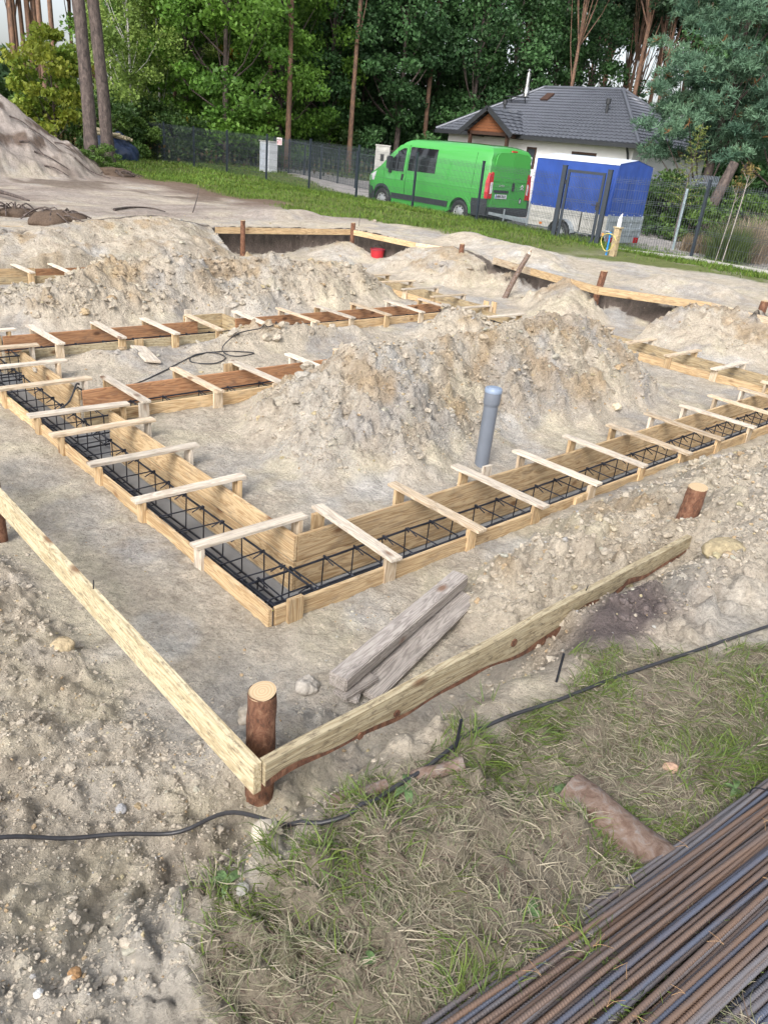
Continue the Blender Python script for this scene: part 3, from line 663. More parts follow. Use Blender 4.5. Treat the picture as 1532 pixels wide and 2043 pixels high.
# leaning pole
root = empty('leaning_pole', (11.37, 9.02, .05)); tag(root, 'thin peeled pole leaning over the right-hand profile board with a pointed pale tip', 'pole')
tip = at(1060, 497, .98)-Vector((11.37, 9.02, .05)); 
pp = [Vector((0, 0, 0)), tip*.3+Vector((.01, .02, .01)), tip*.65+Vector((-.01, .01, 0)), tip*.9]
MB().tube(pp, [.05, .048, .045, .042], 10).build('bark', MT['barkpurple'], root)
MB().tube([tip*.9, tip], [.04, .012], 8).build('tip', MT['white'], root)
def lying_log(label, a, b, r0, r1, mk='barkpurple', group=None):
    a = Vector(a); b = Vector(b); root = empty('log', a); tag(root, label, 'log', group)
    d = b-a; n = 30; nr = 30; dn = d.normalized(); s = dn.cross(Vector((0, 0, 1))).normalized(); u = s.cross(dn)
    V = []
    for i in range(nr+1):
        t = i/nr
        for k in range(n):
            an = 2*PI*k/n; rr = (r0+(r1-r0)*t)*(1+.04*math.sin(an*3+t*9)+.03*J())
            V.append(d*t+s*math.cos(an)*rr+u*math.sin(an)*rr+u*.004*math.sin(t*7))
    MB().add(V, [(i*n+k, i*n+(k+1) % n, (i+1)*n+(k+1) % n, (i+1)*n+k) for i in range(nr) for k in range(n)], True).build('bark', MT[mk], root)
    for t, r in ((0, r0), (1, r1)):
        MB().add([d*t+s*math.cos(2*PI*k/n)*r+u*math.sin(2*PI*k/n)*r for k in range(n)]+[d*t+dn*(.004 if t else -.004)], [(k, (k+1) % n, n) for k in range(n)]).build('cut_end', MT['barkpurple'], root)
lying_log('peeling reddish log under the steel bars, half in the grass', (1.845, .87, .525), (1.87, .40, .485), .066, .07)
lying_log('thin reddish branch log at the grass edge in front of the near post', hit(662, 1606)+Vector((0, 0, .012)), hit(770, 1572)+Vector((0, 0, .012)), .022, .020)
lying_log('thin log under the black cable at the edge of the lawn', hit(820, 1556)+Vector((0, 0, .010)), hit(925, 1528)+Vector((0, 0, .012)), .020, .023)
for px_, py_, h, lb in ((905, 1503, .145, 'thin rusty steel rod standing beside the cable, next to the lawn edge'), (1108, 1362, .14, 'thin rusty steel rod standing near the green grass tuft'), (716, 452, .3, 'short steel rod on the sand beside the far corner post')):
    q = hit(px_, py_); tag(MB().tube([(0, 0, -.1), (.01, 0, h)], .0055, 8).build('steel_rod', MT['steel'], loc=q), lb, 'rod')
# ------------------------------------------------------------------ drain pipe, bucket
px, py = 4.66, 3.66
root = empty('drain_pipe', (px, py, 0)); tag(root, 'upright grey plastic drain pipe with a blue grey cap behind the front footing', 'pipe')
MB().tube([(0, 0, -.2), (.008, .0, .66)], .058, 28, False).build('tube', MT['pvc'], root)
MB().tube([(.006, 0, .62), (.006, 0, .635), (.007, 0, .645), (.008, 0, .73), (.008, 0, .74)], [.059, .065, .067, .067, .064], 28, False).build('socket', MT['pvc'], root)
m = MB(); m.tube([(.008, 0, .73), (.008, 0, .755), (.008, 0, .763)], [.070, .070, .064], 28); m.tube([(.008, 0, .763), (.008, 0, .769)], [.048, .044], 24); m.build('cap', MT['pvcblue'], root)
b0 = at(751, 525, .03); root = empty('bucket', b0); tag(root, 'red plastic bucket on the pit floor near the far corner', 'bucket')
MB().tube([(0, 0, 0), (0, 0, .29)], [.125, .155], 24).build('body', plain('red_plastic', (.42, .02, .03), .45), root)
MB().tube([(0, 0, .285), (0, 0, .31)], [.165, .165], 24, False).build('rim', plain('red_rim', (.30, .03, .05), .5), root)
MB().tube(catmull([(-.16, 0, .3), (-.1, 0, .37), (0, 0, .39), (.1, 0, .37), (.16, 0, .3)]), .006, 6).build('handle', MT['steel'], root)
c0 = at(783, 523, .03); root = empty('pipe_offcut', c0); tag(root, 'short pale blue grey pipe offcut lying beside the red bucket', 'pipe')
MB().tube([(-.14, .12, .06), (.14, -.12, .06)], .055, 18).build('tube', plain('pale_pvc', (.42, .47, .58), .4), root)
# ------------------------------------------------------------------ cables
def cable(label, pts, r, lift=.4, n=8):
    P = catmull([(p[0], p[1], 0) for p in pts], n); X = np.array([p.x for p in P]); Y = np.array([p.y for p in P]); Z = HF(X, Y)
    K = 7; Zp = np.pad(Z, K, mode='edge'); Z = np.array([Zp[i:i+2*K+1].max()*.5+Zp[i:i+2*K+1].mean()*.5 for i in range(len(Z))])
    Z = np.convolve(np.pad(Z, 4, mode='edge'), np.hanning(11)[1:-1]/np.hanning(11)[1:-1].sum(), 'valid'); Z = np.maximum(Z, HF(X, Y)-r*.3)
    if any(len(p) > 2 for p in pts):
        zs = catmull([(p[2] if len(p) > 2 else -.3, 0, 0) for p in pts], n); Z = np.maximum(Z, [q.x for q in zs])
    o = MB().tube([(x, y, z+r*lift) for x, y, z in zip(X, Y, Z)], r, 10).build('cable', MT['cable']); tag(o, label, 'cable')
cable('thick black cable crossing the foreground from the left edge over the grass to the right',
      [tuple(hit(a, b))[:2] for a, b in ((-150, 1702), (100, 1683), (400, 1691), (640, 1650), (830, 1556), (970, 1465), (1200, 1367), (1400, 1300), (1650, 1215))], .0074, 1.5, n=14)
cable('thin black cable coiled on the sand between the two cross footings',
      [(2.36, 6.4, .16), (2.5, 6.6, .2), (2.62, 6.72, .12), (3.12, 6.80), (3.62, 7.11), (3.79, 7.22), (4.12, 7.44), (4.4, 7.52), (4.45, 7.3), (4.2, 7.12), (4.0, 7.26), (4.2, 7.5), (4.6, 7.5), (4.85, 7.34), (4.6, 7.28), (4.5, 7.45), (4.75, 7.6), (5.21, 7.6), (5.5, 7.78), (5.63, 7.88), (6.09, 7.89)], .0065, 1.0)
cable('thin black cable hanging down into the left-hand trench', [(2.55, 6.66, .215), (2.5, 6.6, .23), (2.35, 6.45, .12), (2.15, 6.5, .05), (2.0, 6.9, .1), (1.98, 7.3, .1)], .008, 1)
# ------------------------------------------------------------------ clods, stones
def ico():
    t = (1+5**.5)/2
    V = np.array([(-1, t, 0), (1, t, 0), (-1, -t, 0), (1, -t, 0), (0, -1, t), (0, 1, t), (0, -1, -t), (0, 1, -t), (t, 0, -1), (t, 0, 1), (-t, 0, -1), (-t, 0, 1)], float)
    F = [(0, 11, 5), (0, 5, 1), (0, 1, 7), (0, 7, 10), (0, 10, 11), (1, 5, 9), (5, 11, 4), (11, 10, 2), (10, 7, 6), (7, 1, 8), (3, 9, 4), (3, 4, 2), (3, 2, 6), (3, 6, 8), (3, 8, 9), (4, 9, 5), (2, 4, 11), (6, 2, 10), (8, 6, 7), (9, 8, 1)]
    return V/np.linalg.norm(V[0]), np.array(F)
def subdiv(V, F):
    V = [tuple(v) for v in V]; c = {}; G = []
    def mid(a, b):
        k = (min(a, b), max(a, b))
        if k not in c:
            m_ = np.array(V[a])+np.array(V[b]); V.append(tuple(m_/np.linalg.norm(m_))); c[k] = len(V)-1
        return c[k]
    for a, b, d in F:
        x, y, z = mid(a, b), mid(b, d), mid(d, a); G += [(a, x, z), (b, y, x), (d, z, y), (x, y, z)]
    return np.array(V), np.array(G)
I0 = ico(); I1 = subdiv(*I0); I2 = subdiv(*I1); I3 = subdiv(*I2)
def blobs(pos, size, level, seed, flat=.7, sink=.42, jag=.3):
    rg = np.random.default_rng(seed); V0, F0 = (I0, I1, I2)[level]; n = len(pos); nv = len(V0)
    q = rg.normal(size=(n, 4)); q /= np.linalg.norm(q, axis=1)[:, None]; a, b, c, d = q.T
    R_ = np.stack([1-2*(c*c+d*d), 2*(b*c-a*d), 2*(b*d+a*c), 2*(b*c+a*d), 1-2*(b*b+d*d), 2*(c*d-a*b), 2*(b*d-a*c), 2*(c*d+a*b), 1-2*(b*b+c*c)], 1).reshape(n, 3, 3)
    S = size[:, None]*rg.uniform(.5, 1.25, (n, 3))
    V = V0[None]*(1+rg.uniform(-jag, jag, (n, nv, 1)))*S[:, None, :]
    V = np.einsum('nij,nvj->nvi', R_, V); V[:, :, 2] *= flat
    V += pos[:, None, :]; V[:, :, 2] += (size*(.5-sink)*.9)[:, None]
    F = F0[None]+(np.arange(n)*nv)[:, None, None]
    return V.reshape(-1, 3), F.reshape(-1, 3), nv
def scatter(name, n, xr, yr, dens, smin, smax, level, seed, tint=1.0, pw=2.2):
    rg = np.random.default_rng(seed); x = rg.uniform(*xr, n); y = rg.uniform(*yr, n); z = HF(x, y)
    d = dens(x, y, z)*(.45+.75*ss(-.3, .4, fbm(x*2.2, y*2.2, 3, seed+5)))
    k = (rg.random(n) < d) & (~trench(x, y)); x, y, z = x[k], y[k], z[k]; n = len(x)
    size = smin+(smax-smin)*rg.random(n)**pw
    # keep the bigger ones off the shuttering
    V, F, nv = blobs(np.stack([x, y, z], 1), size, level, seed)
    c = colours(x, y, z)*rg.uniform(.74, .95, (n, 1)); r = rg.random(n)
    c[r < .07] = np.array([.40, .30, .19])*rg.uniform(.8, 1.2, ((r < .07).sum(), 1))
    c[r > .985] = np.array([.44, .43, .41])*rg.uniform(.8, 1.0, ((r > .985).sum(), 1))
    c[(r > .85) & (r < .90)] = np.array([.37, .36, .35])*rg.uniform(.8, 1.2, (((r > .85) & (r < .90)).sum(), 1))
    c = np.minimum(c, np.array([.40, .355, .29])*rg.uniform(.9, 1.05, (n, 1)))
    o = link(name, npmesh(name, V, F, False, np.repeat(c*tint, nv, 0)), MT['clod'])
    return o, n
MT['clod'] = attr_mat('clod', .95, 0, .8, 60, 40, .2)
def dn(x, y, z):
    r = rough(x, y, z); p = pitmask(x, y); lm = lawnmask(x, y)
    return np.clip(r*(.15+.85*(r > .5))*(1-lm)*(1-ss(14, 16, np.hypot(x, y)-4)), 0, 1)
def d_heap(x, y, z): return np.clip(ss(.12, .3, z)*pitmask(x, y)*1.1+.05, 0, 1)
parts = [scatter('earth_clods', 30000, (-.1, 1.3), (1.2, 4.6), dn, .002, .008, 0, 101, pw=1.8), scatter('earth_clods', 1500, (-.1, 1.3), (1.2, 4.6), dn, .007, .020, 1, 102, pw=3),
         scatter('earth_clods', 20000, (2.3, 8.5), (1.2, 2.62), dn, .003, .013, 0, 103, pw=2), scatter('earth_clods', 2600, (2.5, 8.5), (1.2, 2.6), dn, .012, .034, 1, 104, pw=3),
         scatter('earth_clods', 5000, (1.0, 2.7), (1.35, 2.7), lambda x, y, z: (1-lawnmask(x, y))*(.15+.85*ss(.9, 1.0, rough(x, y, z))), .003, .012, 0, 105), 
         scatter('earth_clods', 30000, (3.2, 9), (3.8, 5.95), d_heap, .004, .015, 0, 106, pw=2), scatter('earth_clods', 2600, (3.2, 9), (3.8, 5.95), d_heap, .014, .036, 1, 107, pw=3),
         scatter('earth_clods', 14000, (2.5, 9), (7, 11.5), d_heap, .008, .024, 0, 108), scatter('earth_clods', 1200, (2.5, 9), (7, 11.5), d_heap, .03, .07, 1, 109, pw=3),
         scatter('earth_clods', 11000, (3, 14), (4.5, 16.5), d_heap, .010, .028, 0, 110), scatter('earth_clods', 700, (3, 14), (4.5, 16.5), d_heap, .03, .08, 1, 111, pw=3),
         scatter('earth_clods', 40000, (1.0, 9), (1.6, 9), lambda x, y, z: .5+0*x, .002, .008, 0, 112, pw=2.5)]
for nm in ('earth_clods',):
    obs = [p[0] for p in parts]
    for o in obs: tag(o, kind='stuff')
    with bpy.context.temp_override(active_object=obs[0], selected_editable_objects=obs): bpy.ops.object.join()
# single stones worth naming
def stone(label, x, y, r, col, z=None, fl=.75, seed=1):
    rg = np.random.default_rng(seed); V, F = I3; V = V.copy()
    n = fbm(V[:, 0]*1.6+seed, V[:, 1]*1.6+V[:, 2]*1.3, 3, seed)+.35*fbm(V[:, 0]*5+V[:, 2]*3, V[:, 1]*5, 2, seed+3)
    V = V*(1+.30*n[:, None]); V[:, 2] *= fl; V *= np.array(r)[None, :] if hasattr(r, '__len__') else r
    zz = H1(x, y) if z is None else z
    o = link('stone', npmesh('stone', V, F, True, np.tile(np.array(col), (len(V), 1))*(1+.15*n[:, None])), MT['clod'], loc=(x, y, zz+(r[2] if hasattr(r, '__len__') else r)*fl*.3))
    o.rotation_euler = (0, 0, seed); tag(o, label, 'stone')
stone('pale round boulder by the near end of the old beam', 1.79, 2.22, .058, (.38, .35, .31), seed=2)
stone('large ochre clay block on the rubble at the right edge', 3.98, 1.36, (.13, .085, .075), (.36, .30, .19), seed=3)
stone('small brownish stone lying on the grass on the right', 2.27, .72, .024, (.42, .28, .2), seed=4)
stone('rusty orange stone in the pale sand at the bottom left', .38, 1.36, .018, (.30, .18, .09), seed=5)
stone('round white pebble in the sand at the bottom left corner', .29, 1.36, .013, (.55, .55, .54), seed=6)
stone('smooth pale stone at the foot of the big heap, right side', 7.15, 3.95, .055, (.50, .44, .33), seed=7)
stone('pale sandy lump below the cable next to the grass', .98, 1.37, .04, (.47, .42, .35), seed=8)
stone('flat grey stone left of the long profile board', .78, 1.98, .022, (.36, .36, .37), seed=9)
stone('ochre lump in the rubble at the left edge, beside the profile board', .98, 3.02, .05, (.42, .34, .22), seed=10)
stone('pale clay lump behind the near log post', 1.48, 2.2, .065, (.44, .39, .32), seed=12)
# ------------------------------------------------------------------ stack of reinforcing bars, bottom right
def rebar_mesh(L, r, seed):
    rg = random.Random(seed); st = .0021; n = int(L/st); k = 9
    t = np.arange(n)*st; a = np.arange(k)/k*2*PI
    ph = (t[:, None]/.0088+a[None]/(2*PI)*1.0) % 1.0
    rr = r*(1+.24*(ph < .34))
    rr = np.where((np.arange(k)[None] % 4) == 0, r*1.10, rr)
    wy = .004*np.sin(t*2.1+rg.random()*6)+.003*np.sin(t*4.7+rg.random()*6); wz = .003*np.sin(t*3.3+rg.random()*6)
    V = np.stack([np.repeat(t[:, None]-L/2, k, 1), wy[:, None]+rr*np.cos(a), wz[:, None]+rr*np.sin(a)], -1).reshape(-1, 3)
    i = np.arange(n-1)[:, None]; j = np.arange(k)[None]
    F = np.stack([i*k+j, i*k+(j+1) % k, (i+1)*k+(j+1) % k, (i+1)*k+j], -1).reshape(-1, 4)
    return npmesh('rebar', V, F, True)
def bar_mat(name, c1, c2, rust, amt, rough_=.42):
    m, n, b = newmat(name); b.inputs['Metallic'].default_value = .35; b.inputs['Roughness'].default_value = rough_
    tc = _n(n, 'ShaderNodeTexCoord'); oi = _n(n, 'ShaderNodeObjectInfo'); sh = _n(n, 'ShaderNodeVectorMath', operation='SCALE'); sh.inputs[0].default_value = (31, 17, 5); n.links.new(oi.outputs['Random'], sh.inputs['Scale'])
    ad = _n(n, 'ShaderNodeVectorMath', operation='ADD'); n.links.new(tc.outputs['Object'], ad.inputs[0]); n.links.new(sh.outputs[0], ad.inputs[1])
    mp = _n(n, 'ShaderNodeMapping'); mp.inputs['Scale'].default_value = (4, 30, 30); n.links.new(ad.outputs[0], mp.inputs['Vector'])
    no = _n(n, 'ShaderNodeTexNoise', Scale=1.0, Detail=8.0, Roughness=.7); n.links.new(mp.outputs[0], no.inputs['Vector'])
    cr = _n(n, 'ShaderNodeValToRGB'); e = cr.color_ramp.elements; e[0].position = max(.01, .5-amt*.35); e[0].color = (*c1, 1); e[1].position = min(.99, .72-amt*.25); e[1].color = (*rust, 1)
    n.links.new(no.outputs['Fac'], cr.inputs['Fac'])
    mx = _n(n, 'ShaderNodeMix', data_type='RGBA'); n.links.new(oi.outputs['Random'], mx.inputs['Factor']); n.links.new(cr.outputs[0], mx.inputs[6]); mx.inputs[7].default_value = (*c2, 1)
    mx2 = _n(n, 'ShaderNodeMix', data_type='RGBA', Factor=.35); n.links.new(cr.outputs[0], mx2.inputs[6]); n.links.new(mx.outputs[2], mx2.inputs[7])
    n.links.new(mx2.outputs[2], b.inputs['Base Color']); return m
MT['rust'] = bar_mat('rusty_bar', (.15, .125, .12), (.17, .135, .12), (.21, .135, .095), .5, .45)
MT['rustgrey'] = bar_mat('part_rusty_bar', (.19, .185, .20), (.15, .145, .16), (.21, .155, .125), .2, .42)
MT['bluebar'] = bar_mat('blue_grey_bar', (.13, .145, .19), (.09, .10, .14), (.20, .15, .12), 0, .35)
bd = ROT @ _ray((2979, 520)); bd = Vector((bd.x, bd.y, 0)).normalized(); bn = Vector((bd.y, -bd.x, 0))
BL = 3.0; rebs = {k: [rebar_mesh(BL, .0068, s*7+len(k)) for s in range(4)] for k in ('rust', 'rustgrey', 'bluebar')}
for k in rebs:
    for me in rebs[k]: me.materials.append(MT[k])
def steelbar(u, z, yaw, kind, label, s0=.3, sc_=1.0):
    me = random.choice(rebs[kind]); o = bpy.data.objects.new('steel_bar', me); sc.collection.objects.link(o)
    P = at(850, 2043, .55)+bd*(.95+J(.03))+bn*u; P.z = z
    o.location = P; o.rotation_euler = (random.random()*6, J(.004), math.atan2(bd.y, bd.x)+yaw); o.scale = (1, sc_, sc_)
    tag(o, label, 'steel bar', 'ribbed steel bars stacked at the bottom right'); return o
LB = {'rust': 'brown rusty ribbed steel bar in the stack at the bottom right of the photo', 'rustgrey': 'grey ribbed steel bar with patches of rust in the stack at the bottom right', 'bluebar': 'clean blue grey ribbed steel bar in the stack at the bottom right'}
random.seed(11)
u = 0.0; i = 0
while u < .385:
    k = random.choices(['rust', 'rustgrey', 'bluebar'], [.36, .40, .24])[0]
    if i == 0: steelbar(u, .548, 0, 'rustgrey', 'outermost steel bar of the stack, touching the grass')
    else: steelbar(u, .548+min(.05, u*.32)+J(.002), J(.006), k, LB[k])
    u += .0148+random.random()*.002; i += 1
u = .012
while u < .37:
    k = random.choices(['rust', 'rustgrey', 'bluebar'], [.45, .38, .17])[0]
    if random.random() < .88: steelbar(u, .561+min(.052, u*.34)+J(.003), J(.009), k, LB[k])
    u += .0165+random.random()*.009
u = .06
while u < .35:
    k = random.choices(['rust', 'rustgrey', 'bluebar'], [.5, .35, .15])[0]
    steelbar(u, .575+min(.05, u*.33)+J(.003), J(.016), k, LB[k])
    u += .026+random.random()*.02
for q in range(11):
    steelbar(.40+q*.019, .563+J(.002), -.035+J(.004), 'bluebar', 'thick clean blue grey bar of the separate bundle in the bottom right corner', sc_=1.25)
for q in range(10):
    steelbar(.405+q*.019, .585+J(.002), -.04+J(.006), random.choice(['bluebar', 'bluebar', 'rustgrey']), 'thick clean blue grey bar of the separate bundle in the bottom right corner', sc_=1.25)
tb = at(1532, 1580, .64)
tag(MB().tube(catmull([tb+bn*-.05+Vector((0, 0, -.05)), tb+bn*-.03+Vector((0, 0, -.01)), tb+bn*.1+Vector((0, 0, .035)), tb+bn*.3+Vector((0, 0, .04))]), .0025, 6).build('tie_wire', MT['steel']), 'thin wire tied across the bar stack at the right edge', 'wire')
MB_ = MB()
random.seed(5)
for i in range(16):
    uu = .05+random.random()*.3; P = at(850, 2043, .55)+bd*(.2+random.random()*1.1)+bn*uu; z = .60+min(.045, uu*.32)
    a = random.random()*6; L = .02+random.random()*.015
    for s in (-.25, .25):
        MB_.tube(catmull([Vector((P.x, P.y, z)), Vector((P.x+math.cos(a+s)*L*.6, P.y+math.sin(a+s)*L*.6, z+.006)), Vector((P.x+math.cos(a+s*1.6)*L*1.6, P.y+math.sin(a+s*1.6)*L*1.6, z+.001))], 3), .0006, 4)
tag(MB_.build('pine_needles', plain('dry_needle', (.36, .22, .11), .7)), kind='stuff')
# ------------------------------------------------------------------ grass
MT['grass'] = attr_mat('grass_blade', .6, .25, 0, spec=.3)
MT['leaf'] = attr_mat('leaf', .55, .3, 0, spec=.35)
def blades(name, x, y, z, L, W, ang, lift, col, bend, seg=3, tw=None, kind='stuff'):
    n = len(x); t = np.linspace(0, 1, seg+1)
    dx, dy = np.cos(ang), np.sin(ang)
    el = lift[:, None]*(1-bend[:, None]*t[None])       # elevation changes along the blade
    hx = np.cumsum(np.concatenate([np.zeros((n, 1)), np.cos(el[:, :-1])*L[:, None]/seg], 1), 1)
    hz = np.cumsum(np.concatenate([np.zeros((n, 1)), np.sin(el[:, :-1])*L[:, None]/seg], 1), 1)
    cur = (RNG.random(n)-.5)*1.2
    aa = ang[:, None]+cur[:, None]*t[None]
    px = x[:, None]+hx*np.cos(aa); py = y[:, None]+hx*np.sin(aa)
    wd = W[:, None]*(1-t[None]**1.7)*.5+.0001
    sx = -np.sin(aa)*wd; sy = np.cos(aa)*wd
    tl = (RNG.random((n, 1))-.5)*wd*1.6
    A = np.stack([px-sx, py-sy, z[:, None]+hz-tl], -1); B = np.stack([px+sx, py+sy, z[:, None]+hz+tl], -1)
    V = np.stack([A, B], 2).reshape(n, -1, 3); nv = 2*(seg+1)
    q = np.array([[2*i, 2*i+1, 2*i+3, 2*i+2] for i in range(seg)])
    F = (q[None]+(np.arange(n)*nv)[:, None, None]).reshape(-1, 4)
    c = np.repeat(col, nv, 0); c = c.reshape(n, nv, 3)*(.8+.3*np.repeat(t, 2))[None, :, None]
    o = link(name, npmesh(name, V.reshape(-1, 3), F, True, c.reshape(-1, 3)), MT['grass']); tag(o, kind=kind); return o
GR = []
def near_grass(n, green, seed):
    rg = np.random.default_rng(seed)
    x = rg.uniform(.3, 4.6, n); y = rg.uniform(-.3, 1.45, n); lm = lawnmask(x, y)
    patch = fbm(x*2.2+3, y*2.2, 3, 201)
    edge = np.exp(-((1-lm)*lm*4-1)**2*2)
    # greener tufts: beside the log, at the lawn edge, along the bars, near the humus lump
    tuft = 0*x
    for cx, cy, r in ((1.83, .70, .13), (1.95, .42, .16), (2.66, 1.34, .12), (3.0, 1.16, .16), (1.25, 1.22, .12), (.88, 1.24, .14), (1.02, 1.13, .12), (1.35, .42, .13), (2.5, .55, .22), (3.0, .5, .3), (1.7, 1.12, .14), (2.05, 1.15, .14), (2.4, 1.14, .14), (1.1, .6, .1), (3.2, .95, .1)):
        tuft = np.maximum(tuft, np.exp(-((x-cx)**2+(y-cy)**2)/r**2))
    if green: keep = rg.random(n) < np.clip(tuft*.95+.10*ss(0, .5, patch)+.02, 0, 1)*(lm > .25)
    else: keep = rg.random(n) < np.clip(lm*(.62+.9*patch), 0.03*lm, 1)*(1-.5*tuft)
    x, y, patch, tuft = x[keep], y[keep], patch[keep], tuft[keep]; n = len(x)
    z = HF(x, y)
    flow = fbm(x*2.7, y*2.7, 2, 205)*6+fbm(x*8, y*8, 2, 206)*2
    ang = flow+rg.normal(0, .95, n)
    if green:
        L = rg.uniform(.04, .11, n); lift = rg.uniform(.25, 1.1, n); W = rg.uniform(.0022, .0042, n); bend = rg.uniform(.8, 1.9, n)
        c = np.array([.085, .14, .035])*rg.uniform(.6, 1.5, (n, 1))+np.array([.06, .05, 0])*rg.random((n, 1))
    else:
        L = rg.uniform(.025, .10, n); lift = rg.uniform(-.05, .26, n); W = rg.uniform(.0012, .0032, n); bend = rg.uniform(.8, 2.4, n)
        mixv = rg.random(n)+patch*.5
        straw = np.array([.42, .37, .275]); ol = np.array([.20, .22, .12]); br = np.array([.19, .14, .11])
        m1 = ss(.45, .95, mixv)[:, None]; c = straw*(1-m1)+ol*m1; k = rg.random(n) < .15; c[k] = br
        c = c*rg.uniform(.65, 1.25, (n, 1))
        z = z+rg.uniform(0, .012, n)
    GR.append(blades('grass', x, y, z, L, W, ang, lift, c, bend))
near_grass(150000, False, 301); near_grass(60000, True, 302)
def far_grass(n, xr, yr, mask, Lr, seed, W=(.01, .022), base=(.11, .19, .03), yel=.25):
    rg = np.random.default_rng(seed); x = rg.uniform(*xr, n); y = rg.uniform(*yr, n); k = rg.random(n) < mask(x, y); x, y = x[k], y[k]; n = len(x); z = HF(x, y)-.01
    L = rg.uniform(*Lr, n)*(1+.4*fbm(x*.9, y*.9, 3, seed)); 
    c = np.array(base)*rg.uniform(.55, 1.5, (n, 1))*(1+.35*fbm(x*.6, y*.6, 3, seed+1))[:, None]+np.array([.10, .07, .01])*(rg.random((n, 1)) < yel)*rg.random((n, 1))
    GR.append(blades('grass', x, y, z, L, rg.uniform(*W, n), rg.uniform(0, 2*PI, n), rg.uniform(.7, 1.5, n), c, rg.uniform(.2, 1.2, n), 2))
fm = lambda x, y: farlawn(x, y)[0]*(.35+.65*ss(-.2, .3, fbm(x*.9, y*.9, 3, 411)))*np.where((y < 12) & (x < 18.3), .25*ss(-.05, .3, fbm(x*1.3, y*1.3, 3, 412)), 1)
far_grass(90000, (12.5, 21.8), (4, 30), fm, (.05, .15), 401)
far_grass(36000, (12.5, 26), (24, 46), fm, (.07, .17), 402, (.02, .04))
far_grass(16000, (18.2, 19.4), (4, 26), lambda x, y: .8*farlawn(x, y)[0], (.06, .15), 405)
far_grass(30000, (27, 37), (8, 45), lambda x, y: .8*farlawn(x, y)[0], (.05, .14), 403, (.02, .05), (.10, .16, .03))
far_grass(14000, (19.2, 23), (5, 26), lambda x, y: .45+0*x, (.05, .16), 404)
with bpy.context.temp_override(active_object=GR[0], selected_editable_objects=GR): bpy.ops.object.join()
GR[0].name = 'grass'
# broad-leaved weeds
def weed(label, x, y, leaves, seed):
    rg = random.Random(seed); root = empty('weed', (x, y, H1(x, y))); tag(root, label, 'plant')
    for i in range(leaves):
        a = rg.random()*6.28; L = .04+rg.random()*.04; wd_ = L*.2; N = 8; V = []; F = []
        for k in range(N+1):
            t = k/N; wv = wd_*math.sin(PI*min(1, t*.93+.06))**.8; h = .012+L*.55*t-L*.75*t*t; r_ = L*t
            cxx, cyy = math.cos(a)*r_, math.sin(a)*r_
            V += [(cxx-math.sin(a)*wv, cyy+math.cos(a)*wv, h+wv*.35), (cxx, cyy, h), (cxx+math.sin(a)*wv, cyy-math.cos(a)*wv, h+wv*.35)]
        for k in range(N): F += [(3*k, 3*k+1, 3*k+4, 3*k+3), (3*k+1, 3*k+2, 3*k+5, 3*k+4)]
        MB().add(V, F, True).build('leaf', MT['weedleaf'], root)
MT['weedleaf'] = plain('weed_leaf', (.085, .145, .05), .55, 0, .6, 90, .45, 45)
weed('broad-leaved green weed at the lawn edge near the thin branch log', 1.40, 1.19, 5, 1)
weed('single broad-leaved weed in the grass left of the reddish log', 1.80, .89, 3, 2)
weed('pale wilted weed at the left tip of the lawn', .80, 1.30, 4, 3)
weed('upright dark green leaf in the middle of the dry grass', .95, .83, 2, 4)
weed('small leafy weed between grass and steel bars at the bottom', .84, .66, 4, 5)
weed('low leafy weed among the dry grass below the log', 1.35, .66, 4, 6)
weed('leafy weed near the right edge of the lawn', 2.35, .52, 4, 7)
# ------------------------------------------------------------------ wire mesh fence
FP = [(19.2, 3.2, .58), (19.2, 6.4, .59), (19.2, 9.56, .59), None, (18.84, 16.48, .47), (19.1, 19.6, .52), (18.9, 22.3, .55), (19.03, 25.26, .58), (19.24, 28.45, .59), (19.5, 31.9, .6), (19.8, 35.3, .62), (20.1, 38.8, .66), (20.4, 42.3, .68), (20.7, 45.8, .7)]
ga, gb = at(1100, 484, .45), at(1186, 497, .45)
fence = empty('wire_fence', (19, 12, .5)); FO = fence.location.copy(); tag(fence, 'anthracite wire mesh fence on a low concrete plinth in front of the van and trailer', 'fence')
def fpost(p, h=1.8, w_=.062):
    p = Vector(p)-FO; m = MB().box(-w_/2, w_/2, -w_/2, w_/2, -.3, h); m.box(-w_/2-.006, w_/2+.006, -w_/2-.006, w_/2+.006, h, h+.018)
    for z in (.25, .9, 1.55): m.box(-.045, -.03, -.02, .02, z, z+.06)
    o = m.build('post', MT['fence'], fence, p)
def panel(a, b, h=1.72):
    a = Vector(a); b = Vector(b); d = b-a; L = d.length; m = MB(); n = int(L/.06)
    def P(s, z, o=0):
        q = a+d*(s/L)-FO; return Vector((q.x-o, q.y, q.z+z))
    r = .0027
    for i in range(1, n):
        s = i*L/n; m.bar(P(s, .04), P(s, h+.03), r*2, r*2, (1, 0, 0))
    for z, o in ((.10, 0), (.34, .0), (.58, 0), (.62, .035), (.66, 0), (.90, 0), (1.14, 0), (1.18, .035), (1.22, 0), (1.44, 0), (1.60, 0), (1.64, .035), (1.68, 0)):
        m.bar(P(.03, z, o), P(L-.03, z, o), r*2.2, r*2.2)
    m.build('mesh_panel', MT['wire'], fence)
    pl = MB(); zz = Vector((0, 0, 1)); pl.bar(a-FO+Vector((0, 0, -.12)), b-FO+Vector((0, 0, -.12)), .06, .30)
    pl.build('plinth', MT['concpale'], fence)
    q = b-FO; MB().box(q.x-.1, q.x+.1, q.y-.09, q.y+.09, q.z-.25, q.z+.045).build('plinth_block', MT['concpale'], fence)
MT['wire'] = plain('coated_wire', (.075, .09, .105), .35, .2, 0, 10, .1)
gl, gr_ = ga+Vector((0, .12, 0)), gb-Vector((0, .12, 0))
